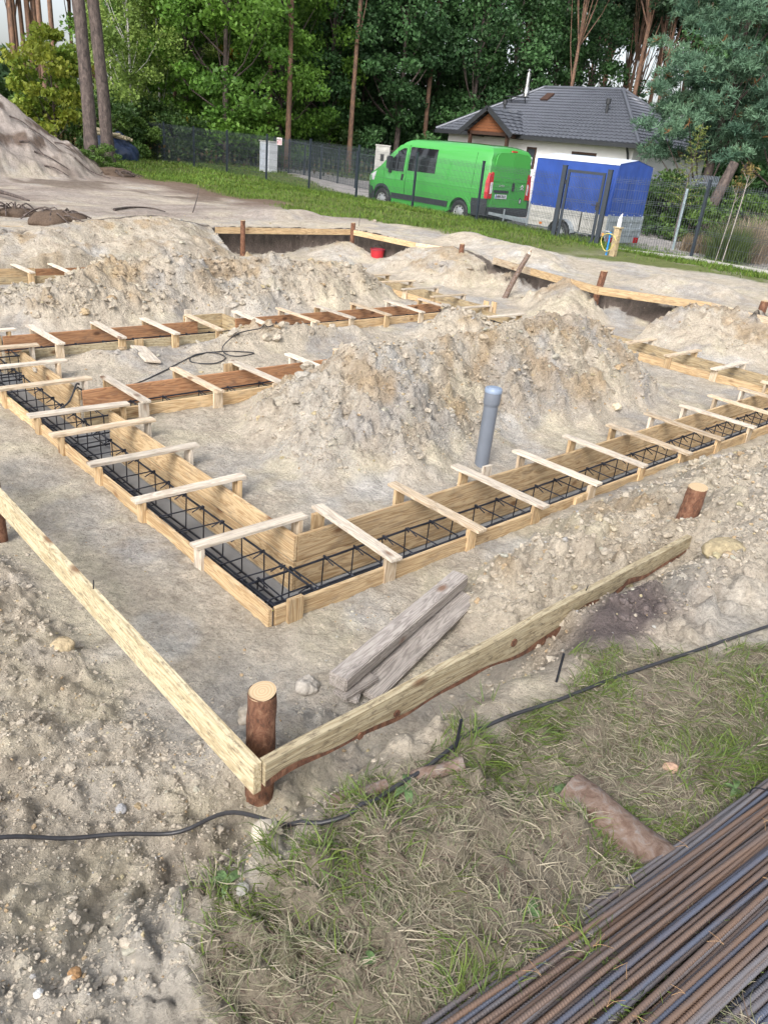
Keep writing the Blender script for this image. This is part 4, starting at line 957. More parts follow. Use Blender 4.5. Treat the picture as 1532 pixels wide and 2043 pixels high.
seq = []
for p in FP:
    if p is None: continue
    fpost(p)
for a, b in ((FP[0], FP[1]), (FP[1], FP[2]), (FP[2], (gb.x+.05, gb.y-.15, .52)), ((ga.x+.05, ga.y+.15, .45), FP[4]), (FP[4], FP[5]), (FP[5], FP[6]), (FP[6], FP[7]), (FP[7], FP[8]), (FP[8], FP[9]), (FP[9], FP[10]), (FP[10], FP[11]), (FP[11], FP[12]), (FP[12], FP[13])): panel(a, b)
# warning sign on the fence
sg = at(558, 282, 1.6); t_ = (19.15-0)/sg.x; 
sp = CAM+(sg-CAM)*((19.12)/sg.x); root = empty('fence_sign', sp); tag(root, 'small white and pink warning sign hung on the wire fence', 'sign')
MB().box(-.012, 0, -.17, .17, -.13, .13).build('plate', plain('sign_white', (.66, .62, .62), .4), root)
MB().box(-.016, -.012, -.15, .11, -.11, .03).build('pink_field', plain('sign_pink', (.62, .36, .38), .4), root)
m = MB(); m.cyl((-.015, .12, .06), .028, .006, 'x', 14); m.box(-.018, -.012, .10, .14, -.08, .0)
for i in range(3): m.box(-.018, -.0165, -.13, .07, .085-i*.022-.006, .085-i*.022+.003)
m.build('symbol', plain('sign_dark', (.10, .06, .07), .5), root)
# gate
root = empty('garden_gate', ga); tag(root, 'anthracite metal garden gate with mesh infill in front of the blue trailer', 'gate'); GO = ga
d = (gb-ga); Lg = d.length; ang = math.atan2(d.y, d.x); root.rotation_euler = (0, 0, ang); zr = gb.z-ga.z
def gp(x0, x1, z0, z1, w_): return MB().box(x0, x1, -w_/2, w_/2, z0, z1)
for nm, x0, h in (('gate_post', -.05, 1.93), ('gate_post', Lg-.05, 1.93)):
    m = gp(x0, x0+.11, -.2, h, .11); m.box(x0-.006, x0+.116, -.061, .061, h, h+.02); m.build(nm, MT['fence'], root)
x0, x1 = .10, Lg-.10
m = gp(x0, x0+.07, .10, 1.86, .05); m.box(x1-.07, x1, -.025, .025, .10, 1.86); m.box(x0+.071, x1-.071, -.024, .024, .10, .17); m.box(x0+.071, x1-.071, -.024, .024, 1.79, 1.858); m.build('leaf_frame', MT['fence'], root)
m = MB()
for i in range(1, 20):
    xx_ = x0+.07+(x1-x0-.14)*i/20; m.box(xx_-.0035, xx_+.0035, -.004, .004, .171, 1.788)
for z in (.4, .75, .8, 1.1, 1.15, 1.45, 1.7): m.box(x0+.071, x1-.071, -.010, -.004, z-.004, z+.004)
m.build('mesh_infill', MT['wire'], root)
m = MB(); m.box(x1-.10, x1-.02, -.04, .04, .95, 1.15); m.bar((x1-.07, -.06, 1.07), (x1-.22, -.06, 1.07), .02, .02); m.build('lock', MT['black'], root)
for z in (.35, 1.55): MB().cyl((x0-.01, -.04, z), .02, .10, 'z', 10).build('hinge', MT['steel'], root)
# ------------------------------------------------------------------ van
def paint(name, c):
    m, n, b = newmat(name); b.inputs['Base Color'].default_value = (*c, 1); b.inputs['Roughness'].default_value = .3; b.inputs['Coat Weight'].default_value = 1.0; b.inputs['Coat Roughness'].default_value = .06
    return m
MT['green'] = paint('green_paint', (.06, .34, .065))
MT['plastic'] = plain('dark_plastic', (.030, .034, .042), .55, 0, 0, 10, .1)
m_, n_, b_ = newmat('tinted_glass'); b_.inputs['Base Color'].default_value = (.012, .013, .016, 1); b_.inputs['Roughness'].default_value = .03; b_.inputs['Specular IOR Level'].default_value = .9; MT['glass'] = m_
MT['redl'] = paint('red_lamp', (.50, .01, .02)); MT['whitel'] = paint('clear_lamp', (.62, .62, .66)); MT['rim'] = plain('steel_wheel', (.50, .52, .54), .35, .5, 0, 10, .1)
MT['seam'] = plain('seam_shadow', (.01, .08, .012), .6)
def van():
    K = 1.1; root = empty('green_van', (20.99, 17.1, .30), math.radians(90.5), K)
    tag(root, 'bright green panel van with dark side window parked behind the fence', 'van')
    prof = [(.04, .40), (.0, .70), (.0, 1.2), (.02, 1.75), (.07, 2.06), (.16, 2.18), (.35, 2.235), (1.2, 2.25), (2.4, 2.25), (3.2, 2.235), (3.48, 2.20), (3.66, 2.12), (3.85, 1.99), (4.15, 1.76), (4.45, 1.50), (4.62, 1.35), (4.85, 1.23), (5.08, 1.12), (5.24, 1.0), (5.34, .84), (5.40, .6), (5.40, .36), (5.32, .24), (5.0, .22)]
    def arch(cx, r=.40, n=12): return [(cx+r*math.cos(PI*i/n), max(.24, .36+r*math.sin(PI*i/n))) for i in range(n+1)]
    prof = prof+arch(4.465)+[(3.9, .25), (1.6, .27)]+arch(1.015)+[(.45, .33)]
    bm = bmesh.new(); vs = [bm.verts.new((x, 0, z)) for x, z in prof]; f = bm.faces.new(vs)
    ret = bmesh.ops.extrude_face_region(bm, geom=[f]); top = [v for v in ret['geom'] if isinstance(v, bmesh.types.BMVert)]
    for v in top: v.co.y = 1.0
    for v in vs: v.co.y = -1.0
    bm.faces.ensure_lookup_table()
    for z in (.5, .75, 1.0, 1.2, 1.28, 1.45, 1.7, 1.85, 1.95, 2.05, 2.12, 2.17, 2.21, 2.235):
        bmesh.ops.bisect_plane(bm, geom=bm.verts[:]+bm.edges[:]+bm.faces[:], plane_co=(0, 0, z), plane_no=(0, 0, 1))
    for x in (.1, .25, .5, 3.3, 3.6, 3.9, 4.2, 4.6, 4.9, 5.1, 5.25):
        bmesh.ops.bisect_plane(bm, geom=bm.verts[:]+bm.edges[:]+bm.faces[:], plane_co=(x, 0, 0), plane_no=(1, 0, 0))
    for y in (-.9, -.7, -.35, 0, .35, .7, .9):
        bmesh.ops.bisect_plane(bm, geom=bm.verts[:]+bm.edges[:]+bm.faces[:], plane_co=(0, y, 0), plane_no=(0, 1, 0))
    bmesh.ops.recalc_face_normals(bm, faces=bm.faces)
    def hw(x, z):
        w_ = np.interp(z, [.2, .45, .75, 1.02, 1.12, 1.25, 1.7, 2.0, 2.12, 2.2, 2.25], [.97, 1.0, 1.02, 1.025, 1.005, 1.0, .955, .905, .86, .78, .68])
        w_ *= np.interp(x, [0, .06, .2, 4.2, 4.7, 5.1, 5.3, 5.41], [.955, .985, 1, 1, .985, .93, .84, .70])
        return float(w_)
    for v in bm.verts:
        y = v.co.y; w_ = hw(v.co.x, v.co.z); v.co.y = y*w_
        if v.co.x < .3 and v.co.z > .5: v.co.x += .05*(y*y)*(1 if v.co.x < .05 else .2)
        if v.co.z > 2.0: v.co.z -= .035*y*y
    for f in bm.faces: f.smooth = True
    me = bpy.data.meshes.new('body'); bm.to_mesh(me); bm.free(); o = link('body', me, MT['green'], root)
    me.set_sharp_from_angle(angle=math.radians(38))
    def sidepanel(name, poly, mat, off=.006, th=.012, side=1, n=1, parent=root):
        "polygon on the flank, following the tumblehome"
        bm = bmesh.new(); vs = [bm.verts.new((x, 0, z)) for x, z in poly]; bm.faces.new(vs)
        for z in np.arange(.2, 2.3, .08): bmesh.ops.bisect_plane(bm, geom=bm.verts[:]+bm.edges[:]+bm.faces[:], plane_co=(0, 0, z), plane_no=(0, 0, 1))
        for x in np.arange(0, 5.4, .2): bmesh.ops.bisect_plane(bm, geom=bm.verts[:]+bm.edges[:]+bm.faces[:], plane_co=(x, 0, 0), plane_no=(1, 0, 0))
        ret = bmesh.ops.extrude_face_region(bm, geom=bm.faces[:]); tp = {v for v in ret['geom'] if isinstance(v, bmesh.types.BMVert)}
        for v in bm.verts: v.co.y = side*(hw(v.co.x, v.co.z)+(off if v in tp else off-th))
        bmesh.ops.recalc_face_normals(bm, faces=bm.faces); me = bpy.data.meshes.new(name); bm.to_mesh(me); bm.free(); return link(name, me, mat, parent)
    for s in (1, -1):
        dr = sidepanel('door', [(3.43, .50), (4.12, .50), (4.20, .62), (4.30, .85), (4.34, 1.02), (4.40, 1.30), (4.32, 1.42), (3.78, 1.93), (3.58, 2.0), (3.43, 1.99)], MT['green'], .007, .012, s)
        sidepanel('door_window', [(3.53, 1.24), (4.05, 1.24), (4.33, 1.36), (3.80, 1.86), (3.66, 1.92), (3.53, 1.92)], MT['glass'], .011, .012, s, parent=dr)
        sidepanel('pillar', [(3.86, 1.25), (3.91, 1.25), (3.90, 1.82), (3.86, 1.86)], MT['plastic'], .015, .012, s, parent=dr)
        sidepanel('handle', [(3.50, 1.0), (3.60, 1.0), (3.60, 1.18), (3.50, 1.18)], MT['black'], .022, .02, s, parent=dr)
        sidepanel('lower_trim', [(1.52, .44), (3.98, .44), (4.02, .60), (1.50, .60)], MT['plastic'], .02, .03, s)
        sidepanel('seam', [(3.405, .5), (3.42, .5), (3.42, 2.02), (3.405, 2.02)], MT['seam'], .003, .01, s)
        sidepanel('seam', [(4.40, .7), (4.41, .7), (4.45, 1.3), (4.44, 1.3)], MT['seam'], .003, .01, s)
        sidepanel('body_crease', [(.35, 1.045), (3.35, 1.045), (3.35, 1.075), (.35, 1.075)], MT['green'], .012, .02, s)
        sidepanel('body_crease', [(.35, 1.33), (2.15, 1.33), (2.15, 1.35), (.35, 1.35)], MT['green'], .010, .02, s)
        sidepanel('rear_bumper_corner', [(.0, .36), (.52, .33), (.56, .62), (.55, .80), (.0, .82)], MT['plastic'], .018, .03, s)
        sidepanel('front_bumper_corner', [(4.93, .25), (5.36, .25), (5.38, .66), (5.22, .72), (4.98, .70), (4.92, .5)], MT['plastic'], .014, .03, s)
        sidepanel('headlight', [(4.90, .90), (5.2, .86), (5.12, 1.05), (4.82, 1.18)], MT['whitel'], .006, .012, s)
        for cx in (1.015, 4.465):
            a0 = [(cx+.47*math.cos(PI*i/14), .36+.47*math.sin(PI*i/14)) for i in range(15)]+[(cx+.395*math.cos(PI*i/14), .36+.395*math.sin(PI*i/14)) for i in range(14, -1, -1)]
            sidepanel('arch_trim', a0, MT['plastic'] if cx > 4 else MT['green'], .022, .03, s)
            wh = empty('wheel', (0, 0, 0)); wh.parent = root; wh.location = (cx, s*.90, .345)
            ty = MB(); pr = [(-.10, .22), (-.11, .30), (-.09, .335), (0, .345), (.09, .335), (.11, .30), (.10, .22)]
            n = 32; V = [(math.cos(2*PI*k/n)*r, y, math.sin(2*PI*k/n)*r) for y, r in pr for k in range(n)]
            ty.add(V, [(i*n+k, i*n+(k+1) % n, (i+1)*n+(k+1) % n, (i+1)*n+k) for i in range(len(pr)-1) for k in range(n)], True); ty.build('tyre', MT['black'], wh)
            rm = MB(); V = [(math.cos(2*PI*k/n)*r, s*y, math.sin(2*PI*k/n)*r) for y, r in ((.085, .215), (.06, .19), (.075, .13), (.095, .06), (.095, .001)) for k in range(n)]
            rm.add(V, [(i*n+k, i*n+(k+1) % n, (i+1)*n+(k+1) % n, (i+1)*n+k) for i in range(4) for k in range(n)], True); rm.build('rim', MT['rim'], wh)
            hm = MB()
            for k in range(8):
                a = 2*PI*k/8; hm.cyl((math.cos(a)*.158, s*.072, math.sin(a)*.158), .024, .012, 'y', 10)
            hm.build('rim_holes', MT['black'], wh)
            MB().cyl((cx, s*.74, .42), .44, .3, 'y', 28).build('wheel_well', MT['black'], root)
        mr = empty('mirror', (4.10, s*1.02, 1.30)); mr.parent = root
        MB().box(-.08, .06, -.02 if s > 0 else -.20, .20 if s > 0 else .02, -.02, .36).build('mirror_housing', MT['plastic'], mr, bevel=.03)
        MB().box(-.02, .05, .02*s-.05, .02*s+.05, -.12, -.02).build('mirror_arm', MT['plastic'], mr)
    sidepanel('side_window', [(2.17, 1.30), (3.36, 1.30), (3.36, 1.97), (2.19, 1.97)], MT['glass'], .010, .014, 1)
    sidepanel('seam', [(.62, .82), (.63, .82), (.63, 2.0), (.62, 2.0)], MT['seam'], .003, .01, 1)
    # rear face: doors, lamps, plate, badge
    def rear(name, poly, mat, d=.02, t=.02, parent=root, bev=0):
        m = MB(); bm = bmesh.new()
        V = [(-d+.05*(y*y), y, z) for y, z in poly]; W_ = [(-d+t+.05*(y*y), y, z) for y, z in poly]; n = len(poly)
        bm.free(); m.add(V+W_, [tuple(range(n)), tuple(range(2*n-1, n-1, -1))]+[(i, n+i, n+(i+1) % n, (i+1) % n) for i in range(n)]); return m.build(name, mat, parent, bevel=bev)
    d1 = rear('rear_door', [(.0, .60), (.76, .60), (.78, 1.75), (.72, 1.98), (.62, 2.05), (.0, 2.08)], MT['green'], .012)
    d2 = rear('rear_door', [(-.012, .60), (-.76, .60), (-.78, 1.75), (-.72, 1.98), (-.62, 2.05), (-.012, 2.08)], MT['green'], .012)
    rear('door_rib', [(.02, 1.30), (.76, 1.30), (.76, 1.325), (.02, 1.325)], MT['green'], .022, .02, d1); rear('door_rib', [(-.03, 1.30), (-.76, 1.30), (-.76, 1.325), (-.03, 1.325)], MT['green'], .022, .02, d2)
    rear('handle_bar', [(.10, 1.0), (.72, 1.0), (.72, 1.07), (.10, 1.07)], MT['plastic'], .04, .03, d1)
    pl = rear('number_plate', [(.14, .84), (.64, .84), (.64, .955), (.14, .955)], plain('plate_white', (.62, .64, .70), .4), .03, .015, d1)
    rear('blue_band', [(.60, .842), (.636, .842), (.636, .953), (.60, .953)], plain('plate_blue', (.02, .06, .4), .4), .032, .004, pl)
    rear('handle', [(-.16, 1.06), (-.06, 1.06), (-.05, 1.28), (-.15, 1.28)], MT['black'], .035, .03, d2)
    rear('sticker', [(-.55+.065*math.cos(a), .80+.085*math.sin(a)) for a in np.linspace(0, 2*PI, 20)[:-1]], MT['black'], .018, .006, d2)
    rear('sticker_face', [(-.55+.035*math.cos(a), .79+.06*math.sin(a)) for a in np.linspace(0, 2*PI, 14)[:-1]], MT['whitel'], .021, .004, d2)
    for k in range(2):
        z = 1.12+k*.07; rear('badge', [(-.62, z), (-.55, z+.06), (-.48, z), (-.48, z-.025), (-.55, z+.03), (-.62, z-.025)], MT['whitel'], .026, .01, d2)
    def text(s, y, z, size, mat, parent, x=-.035):
        c = bpy.data.curves.new('lettering', 'FONT'); c.body = s; c.size = size; c.extrude = .002; c.align_x = 'CENTER'; c.align_y = 'CENTER'
        o = bpy.data.objects.new('lettering', c); dg = bpy.context.evaluated_depsgraph_get(); sc.collection.objects.link(o)
        me = bpy.data.meshes.new_from_object(o); bpy.data.objects.remove(o); o = link('lettering', me, mat, parent)
        o.matrix_local = Matrix(((0, 0, -1, x), (-1, 0, 0, y), (0, 1, 0, z), (0, 0, 0, 1)))
    text('WPI 70003', .37, .897, .10, MT['black'], pl, -.026); text('JUMPER', .42, 1.19, .07, MT['rim'], d1, -.016)
    for s in (1, -1):
        lp = rear('tail_light', [(s*.79, .83), (s*.955, .83), (s*.955, 1.28), (s*.90, 1.46), (s*.85, 1.54), (s*.80, 1.52)], MT['redl'], .022, .05)
        rear('clear_lens', [(s*.80, .98), (s*.88, .95), (s*.90, 1.20), (s*.87, 1.27), (s*.81, 1.27)], MT['whitel'], .028, .01, lp)
        sidepanel('tail_light_side', [(.0, .83), (.09, .83), (.12, 1.28), (.06, 1.52), (.02, 1.5)], MT['redl'], .012, .02, s)
    m = MB(); m.box(-.09, .10, -.92, .92, .36, .60); m.build('rear_bumper', MT['plastic'], root, bevel=.03)
    MB().box(5.28, 5.46, -.72, .72, .24, .66).build('front_bumper', MT['plastic'], root, bevel=.05)
    MB().box(-.0, .06, -.12, .12, 2.09, 2.13).build('brake_light', MT['redl'], root, bevel=.01)
    MB().bar((-.02, 0, .34), (-.22, 0, .36), .06, .06).build('tow_bar', MT['steel'], root)
    MB().add([(3.72, -.78, 2.09), (3.72, .78, 2.09), (4.56, .90, 1.42), (4.56, -.90, 1.42), (3.71, -.78, 2.08), (3.71, .78, 2.08), (4.55, .90, 1.41), (4.55, -.90, 1.41)],
             [(0, 1, 2, 3), (7, 6, 5, 4), (0, 4, 5, 1), (2, 6, 7, 3), (0, 3, 7, 4), (1, 5, 6, 2)]).build('windscreen', MT['glass'], root)
    MB().box(.3, 5.0, -.7, .7, .20, .40).build('underbody', MT['black'], root)
van()
# ------------------------------------------------------------------ trailer
MT['tarp'] = plain('blue_tarpaulin', (.022, .065, .29), .45, 0, .35, 6, .14, 3)
MT['tarptop'] = plain('pale_tarpaulin', (.55, .60, .68), .5, 0, .2, 6, .1, 3)
MT['galv'] = plain('galvanised_steel', (.40, .45, .50), .42, .55, .1, 40, .15, 6)
MT['galvw'] = plain('galvanised_sheet', (.56, .55, .52), .5, .3, .1, 40, .1, 6)
def trailer():
    root = empty('trailer', (20.11, 12.15, .35), math.radians(91)); tag(root, 'box trailer with blue tarpaulin cover hitched behind the green van', 'trailer')
    w2 = .865; L = 2.67; h1 = 2.2; h2 = 2.33; hb = .93; h0 = .40
    def cloth(name, P00, P10, P11, P01, nu, nv, amp, seed, mat, nrm):
        V = []
        for j in range(nv+1):
            for i in range(nu+1):
                u_, v_ = i/nu, j/nv; p = Vector(P00).lerp(Vector(P10), u_).lerp(Vector(P01).lerp(Vector(P11), u_), v_)
                e = math.sin(PI*u_)**.5*math.sin(PI*min(1, v_*1.0))**.3 if 0 < u_ < 1 else 0
                k = amp*(.5+.5*math.sin(u_*37+seed+math.sin(v_*3+seed)*1.5))*(1-v_*.6)+amp*math.sin(u_*9+seed*2+v_*2)*.8
                V.append(p+Vector(nrm)*k*(e if e else 0))
        n = nu+1; F = [(j*n+i, j*n+i+1, (j+1)*n+i+1, (j+1)*n+i) for j in range(nv) for i in range(nu)]
        o = MB().add(V, F, True).build(name, mat, root); return o
    cloth('tarp_side', (0, w2, hb), (L, w2, hb), (L, w2, h1), (0, w2, h1), 60, 14, .012, 1, MT['tarp'], (0, 1, 0))
    cloth('tarp_side', (L, -w2, hb), (0, -w2, hb), (0, -w2, h1), (L, -w2, h1), 60, 14, .012, 2, MT['tarp'], (0, -1, 0))
    cloth('tarp_rear', (0, -w2, hb), (0, w2, hb), (0, w2, h1), (0, -w2, h1), 44, 14, .014, 3, MT['tarp'], (-1, 0, 0))
    cloth('tarp_front', (L, w2, hb), (L, -w2, hb), (L, -w2, h1), (L, w2, h1), 30, 10, .01, 4, MT['tarp'], (1, 0, 0))
    MB().add([(0, w2, h1), (0, 0, h2), (0, -w2, h1), (L, w2, h1), (L, 0, h2), (L, -w2, h1)], [(0, 1, 2), (5, 4, 3)]).build('tarp_gable', MT['tarp'], root)
    MB().add([(-.01, w2+.012, h1-.03), (-.01, w2+.004, h1+.006), (-.01, 0, h2+.008), (-.01, -w2-.004, h1+.006), (-.01, -w2-.012, h1-.03)]+[(L+.01, w2+.012, h1-.03), (L+.01, w2+.004, h1+.006), (L+.01, 0, h2+.008), (L+.01, -w2-.004, h1+.006), (L+.01, -w2-.012, h1-.03)],
             [(i, i+1, i+6, i+5) for i in range(4)], False).build('tarp_roof', MT['tarptop'], root)
    # tarp flap fold at rear-left corner
    cloth('tarp_flap', (.02, w2+.02, hb-.02), (.32, w2+.02, hb-.02), (.06, w2+.02, h1-.1), (.02, w2+.02, h1-.1), 14, 10, .03, 5, MT['tarp'], (0, 1, 0))
    for s in (1, -1):
        m = MB(); 
        for a, b in ((.02, .86), (.90, 1.75), (1.79, L-.02)):
            m.box(a, b, s*w2-.015, s*w2+.015, h0, hb)
            for z in (h0+.12, h0+.36): m.box(a+.02, b-.02, s*w2-.028, s*w2+.028, z, z+.06)
        m.build('side_wall', MT['galvw'], root)
    m = MB(); m.box(-.015, .015, -w2+.02, w2-.02, h0+.02, hb); 
    for z in (h0+.14, h0+.38):
        for i in range(3): m.box(-.035, -.01, -w2+.04+i*.565, -w2+.04+i*.565+.52, z, z+.07)
    m.build('tailboard', MT['galv'], root); MB().box(L-.015, L+.015, -w2+.02, w2-.02, h0, hb).build('front_board', MT['galvw'], root)
    m = MB()
    for x in (0, L):
        for s in (1, -1): MB().box(x-.03, x+.03, s*w2-.03, s*w2+.03, h0-.05, hb+.03).build('corner_post', MT['galv'], root)
    for i in range(1, 3): m.box(-.04, -.02, -w2+.565*i-.0, -w2+.565*i+.03, h0, hb)
    m.build('tailboard_ribs', MT['galv'], root)
    m = MB(); m.box(-.03, .03, -w2, w2, h0-.16, h0-.0); m.build('light_board', MT['galv'], root)
    for s in (1, -1):
        lt = MB().box(-.06, -.03, s*.68-.12, s*.68+.12, h0-.17, h0-.02).build('tail_light', plain('lamp_dark_red', (.28, .012, .02), .25), root, bevel=.008)
        MB().box(-.064, -.06, s*.68-.03, s*.68+.02, h0-.08, h0-.05).build('lens', MT['redl'], lt)
        wh = empty('wheel', (1.38, s*(w2+.13), -.02)); wh.parent = root
        n = 30; pr = [(-.09, .20), (-.10, .27), (-.08, .31), (.08, .31), (.10, .27), (.09, .20)]
        ty = MB(); ty.add([(math.cos(2*PI*k/n)*r, y, math.sin(2*PI*k/n)*r+.32) for y, r in pr for k in range(n)], [(i*n+k, i*n+(k+1) % n, (i+1)*n+(k+1) % n, (i+1)*n+k) for i in range(5) for k in range(n)], True); ty.build('tyre', MT['black'], wh)
        rm = MB(); rm.add([(math.cos(2*PI*k/n)*r, s*y, math.sin(2*PI*k/n)*r+.32) for y, r in ((.075, .20), (.05, .17), (.03, .12), (.06, .05), (.06, .001)) for k in range(n)], [(i*n+k, i*n+(k+1) % n, (i+1)*n+(k+1) % n, (i+1)*n+k) for i in range(4) for k in range(n)], True); rm.build('rim', MT['rim'], wh)
        hm = MB()
        for k in range(12): hm.cyl((math.cos(k*PI/6)*.145, s*.047, math.sin(k*PI/6)*.145+.32), .016, .01, 'y', 8)
        hm.build('rim_holes', MT['black'], wh)
        m = MB(); pts = [(1.38+.38*math.cos(PI*i/10), .33+.36*math.sin(PI*i/10)) for i in range(11)]; q = [(x*1.0, z) for x, z in pts]
        V = [(x, s*(w2+.02), z) for x, z in q]+[(x, s*(w2+.25), z) for x, z in q]
        m.add(V, [(i, i+1, 12+i, 11+i) for i in range(10)], True); m.build('mudguard', MT['galv'], root)
        MB().box(.96, 1.0, s*(w2+.14)-.09, s*(w2+.14)+.09, .08, .36).build('mud_flap', MT['black'], root)
    m = MB(); m.bar((1.2, .55, h0-.06), (L+1.7, .03, .42), .07, .09); m.bar((1.2, -.55, h0-.06), (L+1.7, -.03, .42), .07, .09); m.bar((L+1.6, 0, .42), (L+2.2, 0, .44), .08, .08); m.build('drawbar', MT['galv'], root)
    MB().cyl((L+1.5, .12, .12), .11, .06, 'y', 18).build('jockey_wheel', MT['black'], root); MB().cyl((L+1.5, .12, .38), .025, .5, 'z', 10).build('jockey_tube', MT['galv'], root)
    MB().box(2.15, 2.23, w2+.016, w2+.03, h0+.05, h0+.11).build('reflector', plain('amber', (.6, .18, .02), .3), root)
    MB().box(.02, L-.02, -w2+.02, w2-.02, h0-.03, h0+.01).build('floor_pan', MT['galv'], root)
    m = MB(); m.cyl((.5, w2-.04, .17), .025, .9, 'x', 8); m.box(.7, .9, w2-.12, w2-.04, -.02, .34); m.build('axle_support', MT['steel'], root)
    m = MB()
    for i in range(9): m.cyl((.15+i*.3, w2+.02, hb+.03), .012, .03, 'y', 8)
    for i in range(5): m.cyl((-.02, -.7+i*.35, hb+.03), .012, .03, 'x', 8)
    m.build('tarp_eyelets', MT['galv'], root)
    m = MB(); m.tube([(L+.02, w2+.02, hb-.1), (L+.02, w2+.02, h1-.1)], .012, 6); m.build('tarp_lacing', MT['whitel'], root)
trailer()
# ------------------------------------------------------------------ water tap post
tp = at(1222, 507, .55); root = empty('tap_post', tp); tag(root, 'weathered timber post with a white capped bottle on top, next to the gate', 'post')
MB().box(-.06, .06, -.07, .07, -.1, .60).build('timber', MT['olive'], root, bevel=.004); MB().box(-.08, .08, -.10, .10, .60, .63).build('cap_board', MT['spot'], root, bevel=.003)
root = empty('bottle', tp+Vector((0, 0, .63))); tag(root, 'white plastic bottle standing on the timber tap post', 'bottle')
MB().tube([(0, 0, 0), (0, 0, .17), (0, 0, .21), (.01, -.02, .27)], [.05, .05, .035, .02], 14).build('body', plain('white_plastic', (.75, .76, .78), .35), root); MB().tube([(.01, -.02, .27), (.013, -.027, .30)], .016, 10).build('cap', MT['whitel'], root)
t0 = tp+Vector((-.14, .10, 0)); root = empty('water_tap', t0); tag(root, 'blue standpipe with brass tap beside the timber post', 'tap')
MB().tube([(0, 0, -.1), (0, 0, .50)], .024, 12).build('pipe', plain('blue_pipe', (.02, .20, .50), .4), root)
m = MB(); m.tube([(0, 0, .48), (0, .05, .50), (-.04, .16, .50), (-.04, .18, .44)], .02, 10); m.build('tap', plain('chrome', (.5, .5, .52), .3, .8), root); MB().tube([(-.04, .18, .45), (-.04, .18, .39)], .028, 10).build('hose_connector', plain('orange_plastic', (.6, .22, .07), .5), root)
tag(MB().tube(catmull([t0+Vector((-.05, .18-.0+.19*math.sin(a)-.19+.03*math.sin(a*2), .30+.20*math.cos(a)-.04)) for a in np.linspace(-1.2, 2*PI-1.6, 14)]), .011, 8).build('hose', plain('yellow_hose', (.50, .43, .12), .5)), 'loop of yellow hose hanging on the blue standpipe', 'hose')
